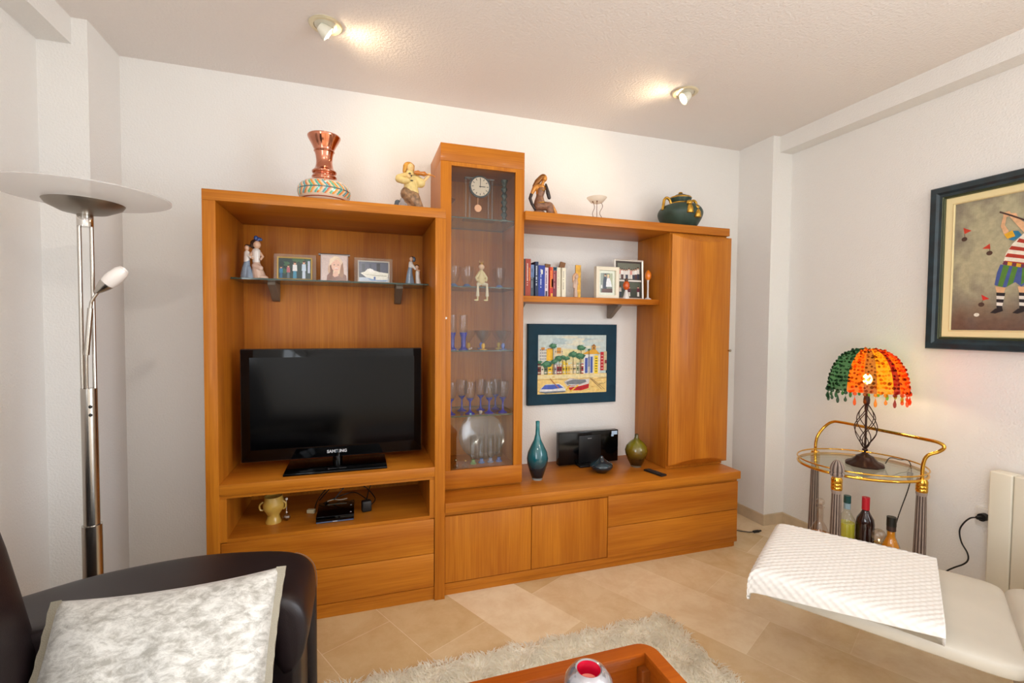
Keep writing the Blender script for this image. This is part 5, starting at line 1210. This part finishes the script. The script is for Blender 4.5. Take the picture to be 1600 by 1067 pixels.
for f in bm.faces:
    c_ = f.calc_center_median(); setcol(bm, [f], vase_col(math.atan2(c_.y, c_.x), c_.z))
O('body', bm, PORCELAIN, vs_t)
bm = BM(); lathe(bm, [(.062, 0), (.070, 0), (.078, .004)], seg=64); O('foot', bm, mat('copper_dark', (96, 44, 26), .25, metal=.7), vs_t)
bm = BM(); npf = smooth_path([(.056, 0, .106), (.050, 0, .112), (.050, 0, .118), (.053, 0, .124), (.049, 0, .131), (.044, 0, .136), (.050, 0, .142), (.052, 0, .149), (.045, 0, .156), (.038, 0, .168), (.034, 0, .190), (.036, 0, .215), (.040, 0, .232), (.044, 0, .238), (.042, 0, .243), (.050, 0, .262), (.062, 0, .284), (.069, 0, .298), (.069, 0, .304), (.064, 0, .303), (.050, 0, .275), (.036, 0, .24), (.030, 0, .20)], 4)
lathe(bm, [(p.x, p.z) for p in npf], seg=96, cap=False); O('neck', bm, COPPER, vs_t, angle=180)

def fmap(cx0, cy0, kx, kz, slope=0.0):
    return lambda a, b_, y=0.0: (( a - cx0) * kx, y, (cy0 + (a - cx0) * slope - b_) * kz)
# violin player
v = thing('violinist_figurine', 'cream and brown resin figurine of a kneeling violin player, on the television cabinet', 'figurine', (0.812, -0.385, TT1))
Q = fmap(370, 968, .000272, .000282, .083)
RC = mat('resin_cream', (222, 196, 128), .45, var=.12, varscale=60); RB = mat('resin_brown_pattern', (150, 116, 84), .5, var=.45, varscale=70); RG = mat('resin_grey', (150, 142, 140), .5, var=.2, varscale=60); SKF = mat('resin_skin', (232, 196, 136), .4); HAIRG = mat('resin_gold_hair', (196, 140, 50), .4, metal=.3)
k_ = .000277
blob('smock', RC, [('c', [Q(385, 380, 0), Q(385, 500, 0), Q(400, 660, 0)], [.024, .029, .036]), ('c', [Q(300, 400, 0), Q(195, 440, -.012)], [.017, .0165]), ('c', [Q(190, 460, -.012), Q(270, 500, -.028), Q(330, 500, -.034)], [.0165, .016, .012]), ('c', [Q(470, 420, 0), Q(555, 520, -.012)], [.018, .022]), ('c', [Q(385, 345, 0), Q(385, 380, 0)], .018)], .003, v)
blob('trousers', RB, [('c', [Q(350, 690, 0), Q(440, 790, -.018), Q(530, 950, -.020)], [.036, .032, .022]), ('c', [Q(350, 700, .01), Q(390, 930, 0)], [.032, .024]), ('c', [Q(440, 780, 0), Q(450, 940, -.01)], [.03, .024]), ('s', Q(400, 690, 0), (.038, .03, .016))], .003, v)
blob('shin', RG, [('c', [Q(320, 890, .0), Q(230, 880, .0)], [.020, .019]), ('c', [Q(250, 800, .0), Q(260, 900, .0)], [.013, .016])], .003, v)
blob('shoe', mat('resin_slate', (70, 78, 86), .35), [('c', [Q(165, 905, .0), Q(175, 830, .0)], [.016, .014])], .003, v)
blob('head', SKF, [('s', Q(385, 265, -.006), (.016, .017, .020)), ('s', Q(395, 275, -.023), (.004, .004, .005)), ('c', [Q(380, 310, 0), Q(380, 355, 0)], .009)], .0025, v)
blob('hair', HAIRG, [('s', Q(360, 225, .004), (.024, .020, .018)), ('c', [Q(310, 240, 0), Q(285, 320, 0)], [.013, .008]), ('c', [Q(430, 230, .004), Q(435, 300, .004)], [.009, .006])], .0025, v)
blob('hands', SKF, [('c', [Q(600, 495, -.012), Q(695, 400, -.018)], [.008, .0075]), ('s', Q(700, 388, -.02), (.009, .008, .008)), ('s', Q(345, 435, -.038), (.010, .009, .009))], .0022, v)
VI = mat('violin_varnish', (190, 112, 30), .2, coat=.5)
bm = BM(); pa = Vector(Q(440, 355, -.022)); pb = Vector(Q(655, 390, -.024)); tube(bm, [pa, pa.lerp(pb, .3), pa.lerp(pb, .5), pa.lerp(pb, .8), pb], [.006, .012, .008, .012, .004], 14); tube(bm, [pb, Q(745, 405, -.026), Q(795, 430, -.026)], [.003, .0025, .004], 8); O('violin', bm, VI, v)
bm = BM(); tube(bm, [Q(350, 425, -.046), Q(600, 420, -.032)], .0011, 6); O('bow', bm, mat('bow_wood', (110, 70, 40), .4), v)
bm = BM()
for (a_, b_) in ((365, 385), (385, 425), (400, 500)): ball(bm, Q(a_, b_, -.031), (.007, .003, .0035), 10, 6)
O('bow_ties', bm, mat('dark_ribbon', (84, 78, 60), .4), v)

# seated lady
l_ = thing('lady_figurine', 'golden-brown figurine of a seated lady in long dark gloves, on the top board', 'figurine', (1.512, -0.255, 1.8728))
Q = fmap(330, 880, .000325, .000300, .06)
GS = mat('bronze_skin', (206, 140, 62), .35, metal=.3, var=.1, varscale=50); DR = mat('bronze_dress', (140, 100, 76), .5, metal=.1, var=.3, varscale=80); GLV = mat('black_glove', (46, 36, 34), .4)
blob('body', GS, [('s', Q(415, 205, -.004), (.0135, .014, .018)), ('c', [Q(400, 250, 0), Q(370, 320, 0)], [.008, .010]), ('c', [Q(270, 365, 0), Q(350, 360, 0), Q(410, 370, 0)], [.015, .018, .014]), ('c', [Q(345, 380, 0), Q(330, 470, 0)], [.024, .02]), ('c', [Q(240, 380, 0), Q(195, 480, .004)], [.0125, .009]), ('c', [Q(560, 690, .01), Q(620, 790, .008), Q(660, 895, .004)], [.015, .012, .006])], .0028, l_)
blob('dress', DR, [('c', [Q(350, 420, -.004), Q(335, 520, 0), Q(330, 640, 0)], [.024, .020, .030]), ('c', [Q(310, 695, 0), Q(480, 700, -.018)], [.027, .021]), ('c', [Q(310, 690, .01), Q(540, 695, .012)], [.025, .018]), ('c', [Q(490, 700, -.018), Q(500, 860, -.018)], [.020, .020]), ('c', [Q(530, 720, -.012), Q(530, 860, -.01)], [.012, .014])], .003, l_)
blob('hair', mat('bronze_hair', (140, 88, 34), .35, metal=.4), [('s', Q(395, 170, .004), (.020, .018, .015)), ('c', [Q(360, 190, .006), Q(300, 260, .010), Q(245, 335, .012)], [.015, .016, .009])], .0028, l_)
blob('gloves', GLV, [('c', [Q(190, 490, .004), Q(168, 560, .004), Q(200, 660, .002), Q(255, 750, 0)], [.0095, .009, .008, .0085]), ('c', [Q(480, 555, -.018), Q(450, 470, -.022), Q(438, 400, -.02), Q(425, 320, -.014)], [.010, .011, .008, .006])], .0025, l_)
bm = BM(); tube(bm, smooth_path([Q(310, 380, -.02), Q(365, 440, -.028), Q(420, 380, -.018)], 6), .0022, 8); tube(bm, smooth_path([Q(280, 655, -.024), Q(350, 650, -.034), Q(420, 640, -.024)], 6), .002, 8); O('gilt_trim', bm, GOLD, l_)
bm = BM(); ball(bm, Q(330, 822, .008), (.036, .034, .019), 20, 12); O('rock_seat', bm, DR, l_)

# wavy-legged glass dish
c_t = thing('tealight_stand', 'small frosted glass dish on three wavy wire legs, on the top board', 'candle holder', (1.893, -0.185, 1.8728))
bm = BM(); lathe(bm, [(0, .118), (.018, .119), (.036, .126), (.050, .142), (.058, .152), (.055, .153), (.046, .145), (.033, .131), (0, .123)], seg=48, cap=False); O('dish', bm, thin_glass('milky_glass', (.96, .95, .92), rough=.1, haze=.55, hazecol=(.92, .88, .80)), c_t)
for a in (math.radians(200), math.radians(245), math.radians(340)):
    bm = BM(); pts = []
    for i in range(30):
        z = i / 29 * .126; rr = .026 + .008 * math.sin(z / .126 * 3.2 * PI + a) + (.006 if i == 0 else 0)
        pts.append((rr * math.cos(a), rr * math.sin(a), z + .0015))
    tube(bm, pts, .0016, 6); ball(bm, (pts[-1][0], pts[-1][1], .124), (.004, .004, .005), 8, 6); O('leg', bm, mat('rusty_wire', (110, 72, 52), .45, metal=.6), c_t)

# green pot with gilt handles
g_ = thing('lidded_pot', 'dark green lidded pot with gilt loop handles and tassels, on the top board', 'pot', (2.470, -0.180, 1.8728))
PG = mat('matt_green_glaze', (44, 66, 56), .45, var=.25, varscale=20)
bm = BM(); bp2 = smooth_path([(.078, 0, 0), (.094, 0, .02), (.118, 0, .06), (.132, 0, .095), (.130, 0, .12), (.112, 0, .145), (.085, 0, .158), (.062, 0, .164)], 6); lathe(bm, [(p.x, p.z) for p in bp2], seg=72); O('body', bm, PG, g_, angle=60)
bm = BM(); lathe(bm, [(.060, .162), (.056, .168), (.055, .173)], seg=48); O('neck_band', bm, OLDGOLD, g_)
bm = BM(); lathe(bm, [(.054, .172), (.064, .190), (.066, .198), (.050, .212), (.030, .222), (.012, .227)], seg=48); lid = O('lid', bm, PG, g_)
bm = BM(); lathe(bm, [(.065, .196), (.067, .201), (.062, .208), (.058, .2095), (.060, .200)], seg=48, cap=False); O('lid_band', bm, OLDGOLD, lid)
bm = BM(); lathe(bm, [(.010, .226), (.014, .231), (.011, .238), (0, .241)], seg=20); O('knob', bm, OLDGOLD, lid)
for s in (-1, 1):
    bm = BM(); tube(bm, smooth_path([(s * .068, 0, .165), (s * .078, 0, .186), (s * .098, 0, .196), (s * .115, 0, .184), (s * .120, 0, .160), (s * .127, -.004, .135), (s * .130, -.006, .118)], 6), .0085, 12); O('handle', bm, OLDGOLD, g_)
for a, dz in ((math.radians(258), 0.006), (math.radians(283), -.016)):
    x_, y_ = math.cos(a), math.sin(a)
    bm = BM(); tube(bm, [(x_ * .060, y_ * .060, .168), (x_ * .098, y_ * .098, .156 + dz)], .003, 8); ball(bm, (x_ * .118, y_ * .118, .140 + dz), (.017, .017, .016), 16, 10)
    lathe(bm, [(.009, 0.005), (.018, -.012), (.021, -.040), (.019, -.043)], c=(x_ * .127, y_ * .127, .122 + dz), seg=20); O('tassel', bm, OLDGOLD, g_)

# ------------------------------------------------------------------ porcelain groups on the glass shelf
PW = mat('porcelain_white', (226, 220, 214), .12, coat=.6); PB = mat('porcelain_blue', (136, 156, 178), .12, coat=.6, var=.1, varscale=30); PP = mat('porcelain_blush', (216, 186, 168), .12, coat=.6); PS = mat('porcelain_skin', (222, 182, 154), .15, coat=.5); PH = mat('porcelain_hair', (62, 44, 38), .2, coat=.5); PBB = mat('porcelain_bow', (38, 70, 130), .15, coat=.5)
p1 = thing('porcelain_figurine', 'porcelain group of two girls, one with a dark blue bow, left on the glass shelf', 'figurine', (0.124, -0.200, GZ))
blob('blue_skirt', PB, [('c', [(-.030, 0, .004), (-.028, 0, .05), (-.024, 0, .082)], [.024, .018, .012]), ('c', [(-.012, -.008, .004), (-.018, -.006, .05)], [.020, .012])], .0026, p1)
blob('blush_skirt', PP, [('c', [(.026, 0, .006), (.018, 0, .045), (.014, 0, .078)], [.030, .023, .015]), ('s', (.040, -.012, .008), (.026, .018, .012)), ('c', [(.010, -.01, .06), (.034, -.018, .05)], [.014, .012])], .0026, p1)
blob('blouses', PW, [('c', [(-.026, 0, .080), (-.024, 0, .118)], [.013, .013]), ('c', [(.014, 0, .080), (.014, 0, .125)], [.016, .019]), ('c', [(-.020, -.008, .112), (-.006, -.014, .098)], .006)], .0026, p1)
blob('heads_and_arms', PS, [('s', (-.024, -.002, .141), (.0105, .011, .013)), ('s', (.018, -.004, .158), (.0165, .017, .019)), ('c', [(.014, 0, .12), (.016, 0, .145)], .006), ('c', [(.030, 0, .122), (.042, -.004, .104), (.034, -.012, .090)], [.0065, .006, .005]), ('c', [(-.002, 0, .122), (-.010, -.012, .104), (.004, -.016, .092)], [.0065, .006, .005])], .0024, p1)
blob('hair', PH, [('s', (.010, .004, .166), (.022, .019, .017)), ('s', (-.001, .004, .156), (.012, .014, .016)), ('s', (-.024, .004, .150), (.011, .010, .010))], .0024, p1)
blob('hair_bow', PBB, [('s', (.014, -.004, .188), (.010, .008, .012)), ('s', (.030, -.006, .184), (.013, .008, .008), ('Y', .4)), ('s', (.022, -.008, .178), (.006, .006, .006))], .0022, p1)
p2 = thing('porcelain_figurine', 'porcelain girl in pale blue dress bending over a small child, right on the glass shelf', 'figurine', (0.850, -0.200, GZ))
blob('blue_dress', PB, [('c', [(-.020, 0, .004), (-.018, 0, .05), (-.014, 0, .09)], [.020, .015, .010]), ('c', [(-.006, -.004, .004), (-.014, 0, .06)], [.012, .010])], .0024, p2)
blob('white_dress', PW, [('c', [(.026, 0, .004), (.022, 0, .035), (.022, 0, .064)], [.014, .011, .011]), ('c', [(-.014, 0, .086), (-.012, 0, .108)], [.011, .011]), ('c', [(-.006, -.004, .100), (.010, -.010, .078)], [.007, .006])], .0024, p2)
blob('heads', PS, [('s', (-.010, -.003, .128), (.010, .011, .012)), ('c', [(-.011, 0, .105), (-.010, 0, .122)], .0045), ('s', (.018, -.004, .088), (.010, .010, .011)), ('c', [(.012, -.012, .078), (.030, -.012, .070)], .004)], .0022, p2)
blob('hair', PH, [('s', (.019, .002, .094), (.012, .011, .009)), ('s', (-.006, .006, .134), (.012, .010, .010))], .0022, p2)
blob('bonnet', mat('porcelain_slate', (84, 104, 124), .15, coat=.5), [('s', (.004, .004, .128), (.009, .010, .014))], .0022, p2)

# ------------------------------------------------------------------ inside the display cabinet
S1, S2, S3, S4, S0 = 1.8272, 1.4822, 1.1572, 0.8232, 0.5452
ck = thing('mantel_clock', 'glass mantel clock with a round dial and gold pendulum, in the display cabinet', 'clock', (1.184, -0.245, S1))
for x_ in (-.063, .057):
    for dx_ in (-.010, .010):
        bm = BM(); tube(bm, [(x_ + dx_, 0, .006), (x_ + dx_, 0, .212)], .0065, 12); O('glass_column', bm, thin_glass('column_glass', (.9, .92, .94), ior=1.9), ck)
bm = BM(); box(bm, -.085, .080, -.03, .04, 0, .006, .001); box(bm, -.080, .075, -.012, .014, .210, .216, .001); O('base_plate', bm, mat('clock_plate', (120, 122, 124), .1, metal=.6), ck, False)
bm = BM(); tube(bm, [(-.004, -.012, .168), (-.004, -.024, .168)], .056, 48); O('bezel', bm, mat('clock_bezel', (34, 52, 60), .2, coat=.4), ck)
bm = BM(); tube(bm, [(-.004, -.0235, .168), (-.004, -.0255, .168)], .0475, 48); O('dial', bm, mat('clock_dial', (222, 212, 190), .4), ck)
bm = BM()
for k in range(12):
    a = PI / 6 * k; c_, s_ = math.cos(a), math.sin(a)
    vs4 = box(bm, -.0016, .0016, -.0262, -.0254, .034, .044); bmesh.ops.rotate(bm, verts=vs4, cent=(0, 0, 0), matrix=Matrix.Rotation(a, 3, 'Y')); bmesh.ops.translate(bm, verts=vs4, vec=(-.004, 0, .168))
O('hour_marks', bm, BLACK, ck, False)
for a, L, w_2, nm in ((math.radians(2), .038, .0012, 'minute_hand'), (math.radians(90), .027, .0018, 'hour_hand')):
    bm = BM(); vs4 = box(bm, -w_2, w_2, -.0275, -.0265, -.006, L); bmesh.ops.rotate(bm, verts=vs4, cent=(0, 0, 0), matrix=Matrix.Rotation(a, 3, 'Y')); bmesh.ops.translate(bm, verts=vs4, vec=(-.004, 0, .168)); O(nm, bm, BLACK, ck, False)
bm = BM(); tube(bm, [(-.012, -.01, .118), (-.012, -.01, .075)], .0022, 8); tube(bm, [(-.012, -.014, .060), (-.012, -.008, .060)], .0185, 28); O('pendulum', bm, mat('rose_gold', (226, 176, 140), .18, metal=1), ck)
t = thing('glass_bottle', 'slim dark green twisted glass bottle right of the mantel clock', 'bottle', (1.318, -0.24, S1))
bm = BM(); pf = []
for i in range(40): z = i / 39 * .20; pf.append((.0135 + .0035 * math.sin(z * 190) + (.004 if z < .02 else 0), z))
lathe(bm, pf + [(.010, .203), (.018, .212), (.018, .222), (.008, .226)], seg=24); O('body', bm, mat('dark_green_glass', (20, 58, 56), .08, coat=.7), t, angle=60)
t = thing('wooden_bowl', 'small brown turned bowl half hidden at the left of the top level', 'bowl', (1.030, -0.20, S1))
bm = BM(); lathe(bm, [(0, 0), (.022, 0), (.010, .012), (.010, .075), (.030, .10), (.036, .108), (.032, .108), (.006, .085), (0, .084)], seg=28, cap=False); O('bowl', bm, mat('brown_turned', (110, 62, 34), .35), t)

BLUEG = mat('cobalt_glass', (22, 34, 170), .08, coat=.6); BLUET = thin_glass('cobalt_thin', (.10, .16, .85), ior=1.7); CUPG = thin_glass('wine_glass_clear', (.94, .95, .96), ior=1.75)
def glassware(name, label, x, y, z, foot, cup, footm, group, cat='glass'):
    t = thing(name, label, cat, (x, y, z + .0003), group=group)
    bm = BM(); lathe(bm, foot, seg=24, cap=True); O('stem', bm, footm, t)
    bm = BM(); lathe(bm, cup, seg=28, cap=False); O('bowl', bm, CUPG, t)
    return t
wf = [(.026, 0), (.026, .003), (.010, .012), (.005, .022), (.0045, .058), (.007, .066), (.014, .074), (.020, .084)]
wc = [(.014, .072), (.022, .086), (.029, .108), (.031, .130), (.030, .158), (.0288, .168)]
w0 = glassware('wine_glass', 'wine glass on a cobalt blue stem, front row left on the fourth level', 1.136, -0.255, S4, wf, wc, BLUEG, 'blue-stemmed wine glasses')
for x_, y_, lb in ((1.238, -.258, 'wine glass on a cobalt blue stem, front row middle'), (1.312, -.262, 'wine glass on a cobalt blue stem, front row right end'), (1.035, -.25, 'wine glass on a cobalt blue stem, cut off by the left door frame'), (1.113, -.155, 'wine glass on a cobalt blue stem, back row left'), (1.215, -.165, 'wine glass on a cobalt blue stem, back row middle'), (1.302, -.155, 'wine glass on a cobalt blue stem, back row right')):
    dup(w0, (x_, y_, S4 + .0003), lb)
ff = [(.026, 0), (.026, .003), (.014, .012), (.012, .020), (.013, .060), (.017, .075), (.020, .090)]
fc = [(.0175, .086), (.0215, .10), (.022, .16), (.021, .180)]
f_1 = glassware('champagne_flute', 'tall flute glass with a cobalt blue base, right of the pair on the third level', 1.100, -0.25, S3, ff, fc, BLUEG, 'blue-based flutes'); dup(f_1, (1.042, -.245, S3 + .0003), 'tall flute glass with a cobalt blue base, cut off by the left door frame')
mfp = [(.020, 0), (.020, .003), (.006, .006), (.009, .012), (.0105, .020), (.009, .028), (.004, .034)]
mcp = [(.004, .033), (.020, .056), (.036, .080), (.043, .100)]
YB_ = mat('yellow_bead_glass', (226, 176, 30), .1, coat=.6); BB_ = mat('blue_bead_glass', (90, 120, 200), .1, coat=.6); PB_ = mat('blush_bead_glass', (206, 180, 60), .1, coat=.6)
cg = glassware('cocktail_glass', 'wide cocktail glass with a yellow ball stem, front middle on the third level', 1.205, -.255, S3, mfp, mcp, YB_, 'ball-stemmed cocktail glasses')
for x_, y_, m_, lb in ((1.314, -.255, BB_, 'wide cocktail glass with a pale blue ball stem, front right'), (1.146, -.165, YB_, 'wide cocktail glass with a yellow ball stem, back row left'), (1.228, -.12, BB_, 'wide cocktail glass with a blue ball stem, back row behind the yellow one'), (1.322, -.145, PB_, 'wide cocktail glass with a yellow-green ball stem, back row right')):
    d_ = dup(cg, (x_, y_, S3 + .0003), lb)
    for c_ in d_.children:
        if c_.name.startswith('stem'): c_.data = c_.data.copy(); c_.data.materials[0] = m_
gf = [(.022, 0), (.024, .004), (.016, .012), (.012, .016)]; gc = [(.012, .015), (.026, .035), (.032, .060), (.034, .105)]
g1_ = glassware('dessert_glass', 'clear goblet on a pale blue foot, left of the jester doll', 1.122, -.23, S2, gf, gc, mat('pale_blue_foot', (96, 128, 190), .1, coat=.6), 'blue-footed goblets')
dup(g1_, (1.050, -.235, S2 + .0003), 'clear goblet on a pale blue foot, cut off by the left door frame'); d_ = dup(g1_, (1.298, -.225, S2 + .0003), 'clear goblet on a pale blue foot, right of the jester doll')
# sitting crowned doll
dl = thing('shelf_sitter_doll', 'cream crowned doll sitting on a glass shelf edge with dangling legs', 'doll', (1.184, -.287, S2))
DC = mat('doll_cream', (226, 218, 190), .5); DY = mat('doll_yellow', (220, 206, 156), .5); DS = mat('doll_face', (232, 200, 166), .45)
blob('head', DS, [('s', (0, -.003, .100), (.0155, .015, .015)), ('s', (0, -.017, .099), (.003, .003, .003))], .0022, dl)
blob('torso', DY, [('c', [(0, 0, .080), (0, 0, .055), (0, -.002, .028)], [.010, .015, .019]), ('c', [(-.010, 0, .072), (-.028, -.004, .045), (-.024, -.010, .032)], [.007, .0065, .006]), ('c', [(.010, 0, .072), (.028, -.004, .045), (.024, -.010, .032)], [.007, .0065, .006])], .0024, dl)
blob('shorts', DC, [('c', [(-.012, 0, .012), (-.022, -.018, .011)], [.010, .008]), ('c', [(.012, 0, .012), (.024, -.018, .011)], [.010, .008]), ('s', (0, 0, .018), (.024, .013, .011))], .0024, dl)
for s in (-1, 1):
    bm = BM(); tube(bm, [(s * .024, -.024, .010), (s * .0245, -.026, -.02), (s * .025, -.026, -.050)], [.0045, .0065, .009], 12); lg_ = O('leg', bm, DC, dl)
    bm = BM(); tube(bm, [(s * .025, -.026, -.050), (s * .025, -.027, -.066)], [.0045, .0045], 10); ball(bm, (s * .025 - .008, -.032, -.070), (.012, .006, .0045), 12, 8); O('shoe', bm, DY, lg_)
bm = BM(); lathe(bm, [(.009, .112), (.012, .122), (.011, .122), (.008, .112)], seg=16, cap=False)
for k in range(5): a = 2 * PI * k / 5; tube(bm, [(.011 * math.cos(a), .011 * math.sin(a), .120), (.013 * math.cos(a), .013 * math.sin(a), .134)], [.003, .0008], 6)
O('crown', bm, OLDGOLD, dl)
# trinkets
for (x_, y_, z_, s_, c_, lb) in ((1.128, -.288, S3, .008, (226, 206, 196), 'tiny pale porcelain flower trinket beside the blue flutes'), (1.180, -.283, S4, .011, (206, 196, 184), 'small silver crystal animal at the front of the wine glasses'), (1.128, -.29, S4, .006, (120, 190, 196), 'tiny turquoise trinket at the front left of the wine glasses')):
    bm = BM()
    for k in range(5): ball(bm, (random.uniform(-1, 1) * s_, random.uniform(-.4, .4) * s_, s_ * .5 + random.random() * s_), s_ * .55, 10, 8)
    o = O('trinket', bm, mat('trinket_%d' % int(c_[0] + c_[1]), c_, .12, coat=.6), None); o.location = (x_, y_, z_); tag(o, lb, 'ornament')
pl = thing('glass_platter', 'round clear glass platter standing on edge at the bottom of the display cabinet', 'plate', (1.232, -.115, S0))
bm = BM(); lathe(bm, [(0, 0), (.05, .002), (.105, .006), (.128, .016), (.130, .018), (.105, .010), (0, .003)], seg=64, cap=False); bmesh.ops.rotate(bm, verts=bm.verts, cent=(0, 0, 0), matrix=Matrix.Rotation(math.radians(72), 3, 'X')); bmesh.ops.translate(bm, verts=bm.verts, vec=(0, 0, .1245)); O('plate', bm, thin_glass('cut_platter', (.88, .90, .92), rough=.12, ior=1.75), pl)
bm = BM(); tube(bm, [(-.05, -.02, .0), (-.05, .04, .004), (-.05, .05, .10)], .002, 8); tube(bm, [(.05, -.02, .0), (.05, .04, .004), (.05, .05, .10)], .002, 8); O('easel', bm, CHROME, pl)
tf = [(.017, 0), (.018, .004), (.010, .010), (.0095, .024)]; tcup = [(.0095, .022), (.0175, .034), (.0180, .150)]
tg = glassware('tumbler', 'tall thin liqueur glass with a pale green foot, left of the bottom row', 1.165, -.21, S0, tf, tcup, mat('pale_green_foot', (120, 160, 90), .1, coat=.5), 'thin liqueur glasses')
for x_, c_, lb in ((1.212, (110, 140, 200), 'tall thin liqueur glass with a blue foot, second of the bottom row'), (1.262, (150, 160, 190), 'tall thin liqueur glass with a grey foot, third of the bottom row'), (1.310, (96, 120, 200), 'tall thin liqueur glass with a blue-violet foot, right end of the bottom row')):
    d_ = dup(tg, (x_, -.205, S0 + .0003), lb)
    for q_ in d_.children:
        if q_.name.startswith('stem'): q_.data = q_.data.copy(); q_.data.materials[0] = mat('foot_%d' % c_[0], c_, .1, coat=.5)
for x_, y_, c_, lb in ((1.060, -.26, (150, 140, 110), 'small glass perfume bottle at the bottom left of the display cabinet'), (1.105, -.285, (206, 160, 90), 'small gold-topped glass pot at the bottom of the display cabinet')):
    t = thing('perfume_bottle', lb, 'bottle', (x_, y_, S0))
    bm = BM(); lathe(bm, [(.012, 0), (.016, .004), (.017, .018), (.012, .026), (.005, .030), (.005, .036)], seg=20); O('flask', bm, CLEARB, t)
    bm = BM(); ball(bm, (0, 0, .042), .007, 12, 8); O('stopper', bm, mat('stopper_%d' % c_[0], c_, .2, metal=.8), t)
